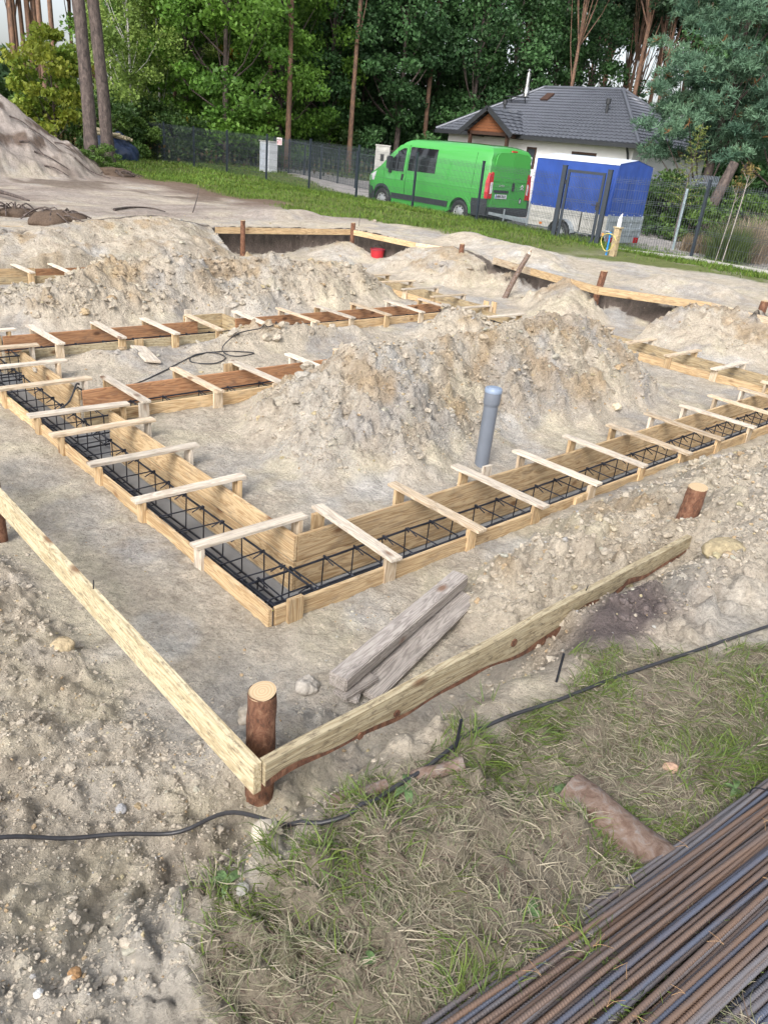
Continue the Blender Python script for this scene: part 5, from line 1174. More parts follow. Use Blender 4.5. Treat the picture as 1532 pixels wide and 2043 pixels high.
# ------------------------------------------------------------------ house
MT['roof'] = plain('roof_tile_graphite', (.12, .13, .155), .40, .2, 0, 10, .08, 2)
MT['render'] = plain('white_render', (.78, .78, .79), .85, 0, .15, 120, .04, 2)
MT['sofit'] = plain('dark_trim', (.03, .033, .038), .5)
MT['cladding'] = wood('cladding', (.30, .12, .055), (.19, .07, .03), samt=.1)
MT['brown'] = plain('brown_post', (.06, .03, .02), .6)
MT['metal'] = plain('stainless', (.62, .62, .62), .25, .9)
m_, n_, b_ = newmat('window_glass'); b_.inputs['Base Color'].default_value = (.05, .06, .07, 1); b_.inputs['Roughness'].default_value = .05; MT['wglass'] = m_
def house():
    X0, YA, YB, W_, R_, ZE = 35.8, 35.4, 21.8, 8.4, 2.63, 3.62
    O = Vector((X0, YB, .35)); root = empty('house', O); tag(root, 'single-storey white house with dark tiled hip roof and small wooden porch gable', 'house')
    L = YA-YB; ze = ZE-O.z; zr = ze+R_; ov = .55
    MB().box(ov, W_-ov, ov, L-ov, -.2, ze-.03).build('wall', MT['render'], root)
    rf = empty('roof', (0, 0, 0)); rf.parent = root
    def plane(a, b, c, d, rows=15, name='roof_slope'):
        a, b, c, d = map(Vector, (a, b, c, d)); nrm = (b-a).cross(d-a).normalized(); nrm = nrm if nrm.z > 0 else -nrm; m = MB()
        N = max(2, int((b-a).length/.30))
        for i in range(rows):
            t0, t1 = i/rows, (i+1)/rows
            l0, r0, l1, r1 = a.lerp(d, t0), b.lerp(c, t0), a.lerp(d, t1), b.lerp(c, t1)
            V = []
            for k in range(N*4+1):
                s = k/(N*4); wv = .022*math.cos(2*PI*k/4)
                lo, hi = l0.lerp(r0, s), l1.lerp(r1, s)
                V += [lo+nrm*(-.01), lo+nrm*(.045+wv), hi+nrm*(.0+wv*.6)]
            m.add(V, [q for k in range(N*4) for q in ((3*k, 3*k+3, 3*k+4, 3*k+1), (3*k+1, 3*k+4, 3*k+5, 3*k+2))])
        m.build(name, MT['roof'], rf)
    p = W_/2
    A, B_, C_, D_ = (0, L, ze), (0, 0, ze), (W_, 0, ze), (W_, L, ze); R1, R2 = (p, p, zr), (p, L-p, zr)
    plane(B_, A, R2, R1, 17); plane(C_, B_, R1, R1, 17); plane(A, D_, R2, R2, 17); plane(D_, C_, R1, R2, 17)
    for a, b in ((B_, R1), (A, R2), (C_, R1), (D_, R2), (R1, R2)):
        MB().tube([Vector(a)+Vector((0, 0, .03)), Vector(b)+Vector((0, 0, .05))], .09, 8).build('ridge_cap', MT['roof'], rf)
    m = MB(); m.box(-.10, .02, -.1, L+.1, ze-.20, ze-.02); m.box(-.1, W_+.1, -.12, 0, ze-.20, ze-.02); m.box(-.1, W_+.1, L, L+.12, ze-.2, ze-.02); m.build('gutter', MT['sofit'], root)
    MB().box(.0, W_, 0, L, ze-.06, ze-.03).build('soffit', MT['sofit'], root)
    MB().tube([(ov-.35, .75, ze-.15), (ov-.15, .75, ze-.45), (ov-.08, .72, ze-.7), (ov-.08, .72, 0)], .055, 10).build('downpipe', MT['sofit'], root)
    # porch
    gy = 30.7-YB; gw = 3.67; gr = 1.22; gx = -1.0; back = gr/R_*p
    ap = (gx, gy, ze+gr); q0 = (gx, gy-gw/2, ze-.02); q1 = (gx, gy+gw/2, ze-.02); bk = (back+.2, gy, ze+gr)
    po = empty('porch', (0, 0, 0)); po.parent = root
    def gpl(a, b, c, d):
        rfp = rf; plane(a, b, c, d, 7, 'porch_slope')
    gpl((gx, gy-gw/2, ze-.0), (.25, gy-gw/2, ze+.0), bk, ap); gpl((gx, gy+gw/2, ze), (.25, gy+gw/2, ze), bk, ap)
    MB().add([(gx+.35, gy-gw/2+.3, ze+.02), (gx+.35, gy+gw/2-.3, ze+.02), (gx+.35, gy, ze+gr-.18), (gx+.42, gy-gw/2+.3, ze+.02), (gx+.42, gy+gw/2-.3, ze+.02), (gx+.42, gy, ze+gr-.18)], [(0, 1, 2), (5, 4, 3), (0, 3, 4, 1), (1, 4, 5, 2), (2, 5, 3, 0)]).build('gable_cladding', MT['cladding'], po)
    m = MB()
    for i in range(7): m.box(gx+.335, gx+.352, gy-(gw/2-.35)*(1-i/7.5), gy+(gw/2-.35)*(1-i/7.5), ze+.04+i*.145, ze+.05+i*.145)
    m.build('cladding_joints', MT['brown'], po)
    for s in (-1, 1):
        MB().bar(Vector((gx-.02, gy+s*(gw/2+.06), ze-.12)), Vector((gx-.02, gy, ze+gr-.06)), .06, .24).build('bargeboard', MT['sofit'], po)
        MB().box(gx+.3, gx+.46, gy+s*(gw/2-.5)-.08, gy+s*(gw/2-.5)+.08, 0, ze-.1).build('porch_post', MT['brown'], po)
        MB().box(gx+.3, ov, gy+s*(gw/2-.42)-.06, gy+s*(gw/2-.42)+.06, ze-.22, ze-.03).build('porch_beam', MT['brown'], po)
    MB().box(gx+.3, gx+.46, gy-gw/2+.3, gy+gw/2-.3, ze-.14, ze+.02).build('porch_lintel', MT['brown'], po)
    for y0, y1, z0, z1 in ((6.4, 7.05, 1.7, 2.75), (2.6, 4.1, 1.2, 2.72), (10.6, 12.2, 1.1, 2.6)):
        f = MB(); f.box(ov-.04, ov+.02, y0, y1, z0, z0+.09); f.box(ov-.04, ov+.02, y0, y1, z1-.09, z1); f.box(ov-.039, ov+.02, y0, y0+.08, z0+.09, z1-.09); f.box(ov-.039, ov+.02, y1-.08, y1, z0+.09, z1-.09)
        fo = f.build('window', MT['brown'], root); MB().box(ov-.015, ov+.0, y0+.07, y1-.07, z0+.08, z1-.08).build('pane', MT['wglass'], fo)
        MB().box(ov-.022, ov-.016, y0+.2, y1-.1, z0+.1, z1-.5).build('blind', MT['render'], fo)
    MB().box(ov-.03, ov+.02, gy-.55, gy+.55, 0, 2.3).build('door', MT['brown'], root)
    # chimney, vents, hatch
    def onroof(y, t): return Vector((p*t, y, ze+R_*t))
    c = onroof(31.6-YB+.2, .80); fl = MB(); fl.cyl((c.x, c.y, c.z+.55), .12, 1.3, 'z', 18); fl.cyl((c.x, c.y, c.z+1.28), .05, .2, 'z', 12); fl.cyl((c.x, c.y, c.z+1.32), .16, .05, 'z', 18, .10); fl.build('flue', MT['metal'], rf)
    MB().cyl((c.x, c.y, c.z+.30), .17, .3, 'z', 18, .13).build('flue_flashing', MT['metal'], rf)
    for y, t in ((31.9-YB, .42), (25.3-YB+.1, .52)):
        v = onroof(y, t); m = MB(); m.cyl((v.x, v.y, v.z+.28), .07, .6, 'z', 12); m.cyl((v.x, v.y, v.z+.55), .13, .24, 'z', 12); m.build('roof_vent', MT['sofit'], rf)
    v = onroof(30.9-YB, .84); v2 = onroof(30.9-YB, .70); m = MB(); m.bar(v2+Vector((0, -.75, .10)), v+Vector((0, -.75, .10)), .5, .07, (-.5, 0, .85)); m.build('roof_hatch', MT['brown'], rf)
    m = MB(); v = onroof(31.6-YB, .66); m.bar(v+Vector((-.2, -.6, .28)), v+Vector((-.2, .9, .28)), .3, .04); m.bar(v+Vector((-.1, -.4, 0)), v+Vector((-.2, -.4, .28)), .04, .04); m.bar(v+Vector((-.1, .6, 0)), v+Vector((-.2, .6, .28)), .04, .04); m.build('roof_step', MT['sofit'], rf)
    lm_ = MB(); lm_.box(ov-.2, ov, 8.0-.03, 8.0+.03, 2.35, 2.4); lm_.cyl((ov-.2, 8.0, 2.2), .07, .22, 'z', 8, .10); lm_.build('wall_lamp', MT['black'], root)
house()
# ------------------------------------------------------------------ foliage
def quads(P, S, nrm_bias, rg, col, aspect=.62, flat=.0):
    n = len(P); u = rg.normal(size=(n, 3)); u[:, 2] *= (1-flat); u /= np.linalg.norm(u, axis=1)[:, None]
    w_ = rg.normal(size=(n, 3)); w_ -= (w_*u).sum(1)[:, None]*u; w_ /= np.linalg.norm(w_, axis=1)[:, None]
    a = u*S[:, None]*.5; b = w_*S[:, None]*.5*aspect
    V = np.stack([P-a, P-a*.1-b, P+a, P-a*.1+b], 1).reshape(-1, 3); F = np.arange(4*n).reshape(n, 4)
    return V, F, np.repeat(col, 4, 0)
def clump_crown(seed, nclump, per, leaf, c0, c1, zlo, zhi, rad, top=.5, shell=.6, yel=0, droop=0, crad=.75):
    "leaf clouds in an irregular ellipsoid crown; returns mesh and clump centres"
    rg = np.random.default_rng(seed); H_ = zhi-zlo; C_ = []
    while len(C_) < nclump:
        a = rg.random()*2*PI; t = rg.random(); zz = zlo+H_*t
        prof = rad*(math.sin(PI*min(1, max(.02, t*.82+.14)))**.7)*(1+.25*math.sin(a*3+seed)+.18*math.sin(a*5+t*7))
        r = prof*(shell+(1-shell)*rg.random()) if rg.random() < .75 else prof*rg.random()
        C_.append((math.cos(a)*r, math.sin(a)*r, zz))
    C_ = np.array(C_); n = nclump*per
    idx = np.repeat(np.arange(nclump), per); cr = crad*rg.uniform(.6, 1.35, nclump)
    d = rg.normal(size=(n, 3)); d /= np.linalg.norm(d, axis=1)[:, None]; d *= (rg.random(n)**.45)[:, None]*cr[idx][:, None]; d[:, 2] *= .62
    P = C_[idx]+d; P[:, 2] -= droop*np.hypot(d[:, 0], d[:, 1])
    tone = rg.uniform(0, 1, nclump)[idx]*.6+rg.random(n)*.4
    col = np.array(c0)*(1-tone)[:, None]+np.array(c1)*tone[:, None]; col *= rg.uniform(.75, 1.25, (n, 1))
    if yel:
        k = (rg.random(nclump)[idx] < yel) & (rg.random(n) < .7); col[k] = np.array([.38, .27, .03])*rg.uniform(.6, 1.2, (k.sum(), 1))
    V, F, c = quads(P, leaf*rg.uniform(.7, 1.4, n), 0, rg, col)
    return V, F, c, C_
def limbs(seed, C_, r0, h, nb, lean=(0, 0)):
    rg = random.Random(seed); m = MB(); pts = [Vector((lean[0]*t+.05*math.sin(t*5+seed), lean[1]*t+.05*math.sin(t*4), h*t-.3*(1-t))) for t in [i/8 for i in range(9)]]
    m.tube(pts, [r0*(1-.75*i/8)*(1.25 if i == 0 else 1) for i in range(9)], 9)
    ids = list(range(len(C_))); rg.shuffle(ids)
    for i in ids[:nb]:
        c = Vector(C_[i]); t = min(.92, max(.18, (c.z*.7)/h)); p = pts[int(t*8)]
        mid = p.lerp(c, .5)+Vector((0, 0, -.1*(c-p).length)); m.tube([p, mid, c], [r0*.32, r0*.18, r0*.05], 5, False)
    return m
TREES = {}
def proto(kind, seed, **k):
    tr = k.pop('trunk'); V, F, c, C_ = clump_crown(seed, **k); me = npmesh('crown', V, F, False, c); me.materials.append(MT['leaf'])
    tm = limbs(seed, C_, tr['r'], tr['h'], tr['n']); mo = tm.build('trunk', MT[tr['mat']]); tme = mo.data; bpy.data.objects.remove(mo)
    TREES.setdefault(kind, []).append((tme, me))
for s in range(3):
    proto('oak', 500+s, nclump=85, per=230, leaf=.21, c0=(.06, .15, .025), c1=(.17, .32, .045), zlo=.6, zhi=12, rad=3.6, crad=1.0, yel=.02, trunk=dict(r=.19, h=10, n=30, mat='barkdark'))
for s in range(2):
    proto('birch', 520+s, nclump=70, per=190, leaf=.15, c0=(.12, .20, .045), c1=(.26, .36, .08), zlo=.3, zhi=11, rad=2.3, crad=.8, yel=.04, droop=.35, trunk=dict(r=.09, h=10, n=22, mat='barkbirch'))
for s in range(3):
    proto('dark', 540+s, nclump=80, per=190, leaf=.22, c0=(.03, .075, .032), c1=(.08, .18, .055), zlo=.5, zhi=13, rad=3.4, crad=1.05, trunk=dict(r=.2, h=12, n=22, mat='barkdark'))
for s in range(3):
    proto('pine', 560+s, nclump=34, per=170, leaf=.26, c0=(.02, .045, .022), c1=(.045, .09, .04), zlo=11.5, zhi=19, rad=2.3, crad=.9, trunk=dict(r=.17, h=18, n=16, mat='barkrust'))
proto('bush', 580, nclump=26, per=190, leaf=.12, c0=(.05, .11, .02), c1=(.12, .20, .04), zlo=.1, zhi=1.7, rad=1.3, crad=.45, trunk=dict(r=.04, h=1.2, n=14, mat='barkdark'))
proto('bush', 581, nclump=30, per=190, leaf=.13, c0=(.03, .07, .02), c1=(.07, .13, .03), zlo=.1, zhi=2.0, rad=1.5, crad=.5, trunk=dict(r=.04, h=1.2, n=14, mat='barkdark'))
proto('yellow', 590, nclump=46, per=170, leaf=.17, c0=(.14, .26, .04), c1=(.36, .38, .05), zlo=.8, zhi=4.4, rad=1.5, crad=.5, trunk=dict(r=.07, h=3.8, n=22, mat='barkdark'))
def plant(kind, name, label, cat, loc, rz=None, s=1.0, sz=1.0, v=None, group=None):
    tme, me = TREES[kind][(v if v is not None else random.randrange(9)) % len(TREES[kind])]
    root = empty(name, loc, random.random()*6.28 if rz is None else rz); root.scale = (s, s, s*sz); tag(root, label, cat, group)
    a = bpy.data.objects.new('trunk', tme); b = bpy.data.objects.new('crown', me)
    for o in (a, b): sc.collection.objects.link(o); o.parent = root
    return root
def gz(p): return Vector((p.x, p.y, H1(p.x, p.y)))
random.seed(21)
# bright deciduous trees at the edge of the wood
for px, r, s, v in ((452, 47, 1.05, 0), (372, 50, 1.0, 1), (556, 50, .95, 2), (318, 57, 1.05, 0), (610, 56, 1.0, 1)):
    plant('oak', 'deciduous_tree', {452: 'broad bright green deciduous tree behind the fence, left of the white cabinet', 372: 'bright green leafy tree left of the broad one at the wood edge', 556: 'bright green tree directly behind the white cabinet', 318: 'green leafy tree farther back between the birches', 610: 'green leafy tree farther back, right of the white cabinet'}[px], 'tree', gz(bearing(px, r)), s=s, v=v, group='leafy trees at the wood edge')
for px, r, s, v in ((262, 46, 1.0, 0), (318, 49, .95, 1), (228, 52, .95, 1), (290, 56, 1.05, 0), (400, 58, 1.1, 1)):
    plant('birch', 'birch_tree', 'slender yellow green birch with thin pale trunk at the left part of the wood edge', 'tree', gz(bearing(px, r)), s=s, v=v, group='birches at the wood edge')
for i, (px, r, s) in enumerate(((655, 54, 1.0), (720, 58, 1.1), (790, 55, 1.05), (860, 60, 1.1), (930, 57, 1.05), (1000, 62, 1.1), (690, 66, 1.2), (760, 70, 1.2), (900, 70, 1.2), (1080, 66, 1.05), (1150, 72, 1.0), (600, 66, 1.1), (500, 64, 1.15), (430, 68, 1.2), (1430, 60, 1.1), (1530, 56, 1.1), (1590, 50, 1.1), (1480, 52, 1.0), (1700, 52, 1.1), (1860, 50, 1.0), (2050, 54, 1.1))):
    plant('dark', 'dark_tree', 'dark green tree in the shaded wood behind the van and the house', 'tree', gz(bearing(px, r)), s=s, group='dark trees of the wood')
for i in range(26):
    px = random.uniform(-80, 235); r = random.uniform(50, 84)
    plant('pine', 'pine_tree', 'tall bare pine trunk in the wood at the top left', 'tree', gz(bearing(px, r)), s=random.uniform(.9, 1.15), group='pines in the wood on the left')
for i in range(30):
    px = random.uniform(930, 1420); r = random.uniform(60, 95)
    plant('pine', 'pine_tree', 'tall reddish pine trunk in the wood behind the house roof', 'tree', gz(bearing(px, r)), s=random.uniform(.95, 1.2), group='pines in the wood behind the house')
for px, r in ((573, 47), (535, 49), (350, 62), (700, 51), (845, 56), (645, 60), (480, 60), (270, 66)):
    plant('pine', 'pine_tree', 'tall dark pine trunk rising between the leafy trees behind the fence', 'tree', gz(bearing(px, r)), s=1.0, group='pines between the leafy trees')
for i, (px, r, s) in enumerate(((300, 46, 1.3), (345, 47, 1.2), (395, 50, 1.4), (440, 49, 1.2), (250, 44, 1.2), (600, 53, 1.2), (660, 54, 1.3), (500, 56, 1.4), (720, 56, 1.5), (215, 44, 1.3), (20, 45, 1.4), (60, 52, 1.5), (130, 55, 1.6), (-30, 50, 1.6))):
    plant('bush', 'bush', 'low green undergrowth bush at the edge of the wood', 'bush', gz(bearing(px, r)), s=s, group='undergrowth bushes at the wood edge')
plant('yellow', 'maple_shrub', 'yellow green shrub turning to autumn colour behind the sand hill', 'shrub', gz(bearing(108, 37)), s=1.05)
# overhanging tree top left
V, F, c, C_ = clump_crown(600, 40, 150, .17, (.10, .17, .02), (.28, .27, .03), 5.5, 10.5, 3.4, crad=.7, yel=.1)
root = empty('leafy_tree', gz(bearing(-70, 33))); tag(root, 'tree with yellow green leaves hanging into the top left corner', 'tree'); link('crown', npmesh('crown', V, F, False, c), MT['leaf'], root)
limbs(600, C_, .2, 9, 16).build('trunk', MT['barkdark'], root)
# two tall trunks by the sand hill
for base, r, lean, lb in ((at(186, 330, .80), .215, (-.55, .2), 'left one of the two tall pine trunks at the foot of the sand hill'), (at(218, 325, .80), .205, (-.75, .35), 'right one of the two tall pine trunks at the foot of the sand hill')):
    k = 1.0; base = CAM+(base-CAM)*.95; base.z = H1(base.x, base.y)-.1; rr = r*(base-CAM).length/29
    root = empty('tall_pine', base); tag(root, lb, 'tree')
    pts = [Vector((lean[0]*(t**1.3)+.05*math.sin(t*6), lean[1]*t, 15*t-.3)) for t in [i/30 for i in range(31)]]
    n = 16; V = []
    for i, p in enumerate(pts):
        rad = rr*(1.25-.25*min(1, i/3))*(1-.45*i/30)
        for q in range(n): a = 2*PI*q/n; V.append(p+Vector((math.cos(a), math.sin(a), 0))*rad*(1+.06*J()))
    MB().add(V, [(i*n+q, i*n+(q+1) % n, (i+1)*n+(q+1) % n, (i+1)*n+q) for i in range(30) for q in range(n)], True).build('trunk', MT['barkdark'], root)
    V, F, c, C_ = clump_crown(int(base.x*10), 22, 120, .26, (.03, .06, .025), (.06, .10, .04), 13, 18, 2.2); link('crown', npmesh('crown', V, F, False, c), MT['leaf'], root)
# far mass of the wood
rg = np.random.default_rng(77); n = 88000
pxs = rg.uniform(-800, 2600, n); rr = rg.uniform(78, 112, n); hmax = 15*(.75+.3*fbm(pxs/90, rr*0, 3, 7))*np.where(pxs < 330, .62, 1)*np.where((pxs > 980) & (pxs < 1340), .66, 1)
dirs = np.array([list(bearing(p, 1.0))[:2] for p in np.linspace(-800, 2600, 360)]); ii = (pxs+800)/3400*359; i0 = ii.astype(int).clip(0, 358); fr_ = (ii-i0)[:, None]
D2 = dirs[i0]*(1-fr_)+dirs[i0+1]*fr_
P = np.concatenate([D2*rr[:, None], (rg.random(n)**1.1*hmax)[:, None]+.4], 1); keep = fbm(P[:, 0]*.25, P[:, 2]*.35+P[:, 1]*.2, 3, 9) > -.16; P = P[keep]; n = len(P)
col = np.array([.05, .10, .04])*rg.uniform(.5, 1.7, (n, 1)); V, F, c = quads(P, rg.uniform(.45, .95, n), 0, rg, col)
tag(link('distant_forest', npmesh('distant_forest', V, F, False, c), MT['leaf']), kind='stuff')
# leaf litter / undergrowth on the forest floor
rg = np.random.default_rng(78); n = 26000; pxs = rg.uniform(-100, 800, n); rr = rg.uniform(43, 75, n); ii = (pxs+800)/3400*359; i0 = ii.astype(int).clip(0, 358)
P = np.concatenate([dirs[i0]*rr[:, None], rg.random((n, 1))**2*.9+.55], 1); col = np.array([.05, .075, .02])*rg.uniform(.4, 1.7, (n, 1)); k = rg.random(n) < .25; col[k] = np.array([.16, .11, .05])*rg.uniform(.5, 1.2, (k.sum(), 1))
V, F, c = quads(P, rg.uniform(.10, .28, n), 0, rg, col); tag(link('undergrowth', npmesh('undergrowth', V, F, False, c), MT['leaf']), kind='stuff')
# blue green pines in front of the house
def needle_pine(label, loc, seed, h=12.5, zlo=2.4, rad=3.9, ncl=150, dens=26, r0=.24):
    rg = np.random.default_rng(seed); root = empty('pine_tree', loc); tag(root, label, 'tree')
    C_ = []
    while len(C_) < ncl:
        t = rg.random(); z = zlo+(h-zlo)*t; a = rg.random()*2*PI; pr = rad*(1-.55*max(0, t-.25)/.75)*(.72 if t < .08 else 1)*(1+.22*math.sin(a*3+seed+t*9)); r = pr*(rg.random()**.42)
        C_.append((math.cos(a)*r, math.sin(a)*r, z-.18*r+.12*math.sin(a*7)))
    C_ = np.array(C_); T = []; 
    cr = rg.uniform(.35, .75, ncl)
    idx = np.repeat(np.arange(ncl), dens); d = rg.normal(size=(len(idx), 3)); d /= np.linalg.norm(d, axis=1)[:, None]; d *= (rg.random(len(idx))**.5)[:, None]*cr[idx][:, None]; d[:, 2] = d[:, 2]*.45+.1
    TP = C_[idx]+d; tone = rg.random(ncl)[idx]
    k = 13; n = len(TP)*k; P = np.repeat(TP, k, 0); dr = rg.normal(size=(n, 3)); out = np.repeat(d/ (np.linalg.norm(d, axis=1)[:, None]+1e-6), k, 0); dr = dr/np.linalg.norm(dr, axis=1)[:, None]+out*.5+np.array([0, 0, .45]); dr /= np.linalg.norm(dr, axis=1)[:, None]
    L = rg.uniform(.13, .24, n)[:, None]; sdv = np.cross(dr, rg.normal(size=(n, 3))); sdv /= np.linalg.norm(sdv, axis=1)[:, None]; wv = .014
    V = np.stack([P-sdv*wv, P+sdv*wv, P+dr*L+sdv*wv*.6, P+dr*L-sdv*wv*.6], 1).reshape(-1, 3); F = np.arange(4*n).reshape(n, 4)
    tn = np.repeat(tone, k)[:, None]; col = np.array([.085, .17, .115])*(1-tn)+np.array([.17, .29, .18])*tn; col = col*rg.uniform(.7, 1.3, (n, 1)); kk = np.repeat(rg.random(len(TP)) < .02, k); col[kk] = (.24, .12, .05)
    link('crown', npmesh('crown', V, F, False, np.repeat(col, 4, 0)), MT['leaf'], root)
    limbs(seed, C_, r0*.8, h*.95, 34, (.4, .2)).build('trunk', MT['barkdark'], root)
needle_pine('large blue green pine standing right of the house, in front of its roof', gz(bearing(1412, 35)), 701, 12.5, 2.9, 3.3, 330, 30)
needle_pine('second blue green pine at the top right corner of the photo', gz(bearing(1590, 36)), 702, 14, 3.2, 3.4, 200, 26)
# right-hand garden bed
def rp(px, py, z=.4): v = at(px, py, z); return gz(v)
random.seed(4)
for px, r, s, v, lb in ((1345, 31.5, 1.0, 1, 'green shrub right behind the blue trailer, in front of the parked car'), (1400, 30.5, .95, 0, 'yellowish green shrub beside the pale fence tube on the right'), (1375, 33.5, 1.0, 0, 'green shrub just in front of the parked car'), (1470, 33, 1.0, 1, 'dark green shrub below the large blue green pine'), (1540, 30, 1.0, 0, 'shrub at the right edge behind the tall dry grass'), (1310, 33.5, .8, 1, 'low shrub showing past the rear of the trailer')):
    plant('bush', 'shrub', lb, 'shrub', gz(bearing(px, r)), s=s, v=v, group='shrubs in the garden bed on the right')
def clumpgrass(label, loc, seed, n=900, h=1.3, c=(.30, .25, .15), spread=.35):
    rg = np.random.default_rng(seed); x = rg.normal(0, spread*.4, n); y = rg.normal(0, spread*.4, n); col = np.array(c)*rg.uniform(.6, 1.3, (n, 1))
    o = blades('dry_grass', x, y, 0*x, rg.uniform(.5, 1, n)*h, rg.uniform(.01, .022, n), rg.uniform(0, 6.28, n), rg.uniform(.9, 1.5, n), col, rg.uniform(.1, .8, n), 4, kind=None)
    if 'kind' in o: del o['kind']
    o.location = loc; o.name = 'ornamental_grass'; tag(o, label, 'grass clump')
clumpgrass('tall green ornamental grass clump at the right edge behind the fence', gz(bearing(1490, 25.5)), 1, 1200, 1.3, (.10, .15, .04), .6)
clumpgrass('tall dry feathery grass clump right of the green grass clump', gz(bearing(1525, 26.5)), 2, 1300, 1.6, (.36, .29, .22), .7)
clumpgrass('low dry grass clump in the garden bed on the right', gz(bearing(1430, 27.0)), 3, 900, .7, (.26, .20, .13), .7)
# sapling (larch) in front of the pine
lp_ = gz(bearing(1372, 29.5)); root = empty('larch_sapling', lp_); tag(root, 'small feathery yellow green sapling in front of the large pine', 'tree')
rg = np.random.default_rng(9); m = MB(); m.tube([(0, 0, -.1), (.02, 0, 1.8), (.12, .0, 3.7)], [.035, .022, .006], 6); P = []; 
for i in range(46):
    z = 1.1+i*.055; a = i*2.4; L = .75*(1-(z-1.1)/2.9)+.08; p0 = Vector((.03*z, 0, z)); p1 = p0+Vector((math.cos(a)*L, math.sin(a)*L, .25*L)); m.tube([p0, p1], [.008, .003], 4, False)
    for q in range(26): t = rg.random(); P.append(np.array(p0.lerp(p1, t))+rg.normal(0, .025, 3))
m.build('trunk', MT['barkdark'], root); P = np.array(P); V, F, c = quads(P, rg.uniform(.05, .11, len(P)), 0, rg, np.array([.20, .25, .06])*rg.uniform(.6, 1.3, (len(P), 1)), .3); link('crown', npmesh('crown', V, F, False, c), MT['leaf'], root)
for px, r, h, lb in ((1468, 24.6, 2.0, 'dried weed stalk with a yellow seed head, left of its taller twin'), (1482, 24.2, 2.4, 'tall dried weed stalk with a brown seed head behind the fence')):
    q = gz(bearing(px, r)); root = empty('dead_weed', q); tag(root, lb, 'plant'); m = MB(); m.tube(catmull([(0, 0, 0), (.04, -.05, h*.5), (.0, -.1, h)]), .014, 5)
    for i in range(7): a = i*.9; m.tube([(.0, -.1, h-.1-.05*i), (math.cos(a)*.2, -.1+math.sin(a)*.2, h+.1-.03*i)], [.006, .003], 4)
    m.build('stalk', MT['grey'], root); P = rg.normal(0, .09, (160, 3))+np.array([0, -.1, h+.03]); V, F, c = quads(P, rg.uniform(.04, .08, 160), 0, rg, np.array([.22, .17, .06])*rg.uniform(.6, 1.2, (160, 1))); link('seed_head', npmesh('seed_head', V, F, False, c), MT['leaf'], root)
q = gz(bearing(1425, 31)); tag(MB().tube([(-.1, 0, -.1), (.1, -.1, 1.2), (.5, -.3, 2.6)], [.26, .2, .16], 12).build('leaning_tree', MT['barkdark'], loc=q), 'thick leaning dark trunk between the shrubs behind the fence on the right', 'tree')
# second fence + pale tube + car
q = rp(1370, 465, .45); a = gz(bearing(1376, 26.5)); tag(MB().tube([(0, 0, -.1), (0, 0, 1.75)], .04, 12).build('fence_tube', plain('pale_blue_tube', (.34, .42, .46), .4, .3), loc=a), 'pale blue grey steel tube post standing left of the tall fence post on the right', 'post')
m = MB(); p0 = gz(bearing(1292, 34)); p1 = gz(bearing(1432, 33)); root = empty('yard_fence', p0); tag(root, 'tall grey bar fence between the trailer and the parked car', 'fence'); d = p1-p0; n = 46
for i in range(n+1): q = d*(i/n); m.box(q.x-.014, q.x+.014, q.y-.014, q.y+.014, q.z, q.z+2.15)
for z in (.3, 1.9): m.bar(Vector((0, 0, z)), d+Vector((0, 0, z)), .03, .04)
m.build('bars', plain('grey_bar', (.17, .20, .24), .5, .3), root)
def car():
    root = empty('parked_car', gz(bearing(1368, 40)), math.radians(38)); tag(root, 'white car parked by the house, half hidden by the shrubs on the right', 'car')
    prof = [(-2.0, .35), (-2.08, .7), (-2.0, 1.0), (-1.85, 1.45), (-1.5, 1.55), (.2, 1.55), (.95, 1.08), (1.9, .92), (2.05, .6), (2.0, .3)]
    m = MB().prism(prof, -.85, .85); m.build('body', paint('white_car', (.6, .62, .64)), root, bevel=.06)
    for s in (1, -1):
        m = MB().prism([(-1.75, 1.02), (-1.65, 1.42), (.15, 1.45), (.75, 1.05)], s*.852, s*.868); m.build('side_glass', MT['glass'], root)
        MB().box(-2.11, -2.02, s*.70-.1, s*.70+.1, .78, 1.05).build('tail_light', MT['redl'], root)
        for x in (-1.3, 1.35): MB().cyl((x, s*.80, .31), .31, .18, 'y', 22).build('wheel', MT['black'], root)
    MB().add([(-2.03, -.7, 1.05), (-2.03, .7, 1.05), (-1.90, .66, 1.42), (-1.90, -.66, 1.42)], [(0, 1, 2, 3)]).build('rear_glass', MT['glass'], root)
car()
# far side of the track: cabinet, pillar, rail
cb = gz(bearing(537, 42.5)); root = empty('utility_cabinet', cb, math.radians(0)); tag(root, 'white utility cabinet standing by the track behind the fence', 'cabinet')
MB().box(-.25, .25, -.42, .42, -.1, 1.38).build('housing', plain('cabinet_grey', (.60, .62, .66), .5, 0, 0, 10, .06), root, bevel=.01); MB().box(-.262, -.25, -.36, .36, .1, 1.28).build('door', plain('cabinet_door', (.50, .54, .62), .5), root); MB().box(-.28, .28, -.45, .45, 1.38, 1.43).build('lid', MT['galvw'], root)
pc = gz(bearing(765, 33.5)); root = empty('gate_pillar', pc, math.radians(45)); tag(root, 'grey concrete gate pillar just left of the green van', 'pillar')
MB().box(-.28, .28, -.28, .28, -.2, 1.98).build('shaft', MT['concpale'], root, bevel=.015); MB().box(-.292, -.28, -.07, .07, 1.45, 1.7).build('intercom', MT['black'], root); MB().box(-.3, .3, -.3, .3, 1.98, 2.03).build('cap', MT['concpale'], root)
p0 = pc+Vector((.3, -.3, 0)); p1 = gz(bearing(812, 34.0)); root = empty('drive_gate', p0); tag(root, 'mesh driveway gate between the concrete pillar and the van', 'gate'); d = p1-p0; m = MB()
for i in range(24): q = d*(i/23); m.box(q.x-.006, q.x+.006, q.y-.006, q.y+.006, .1, 1.75)
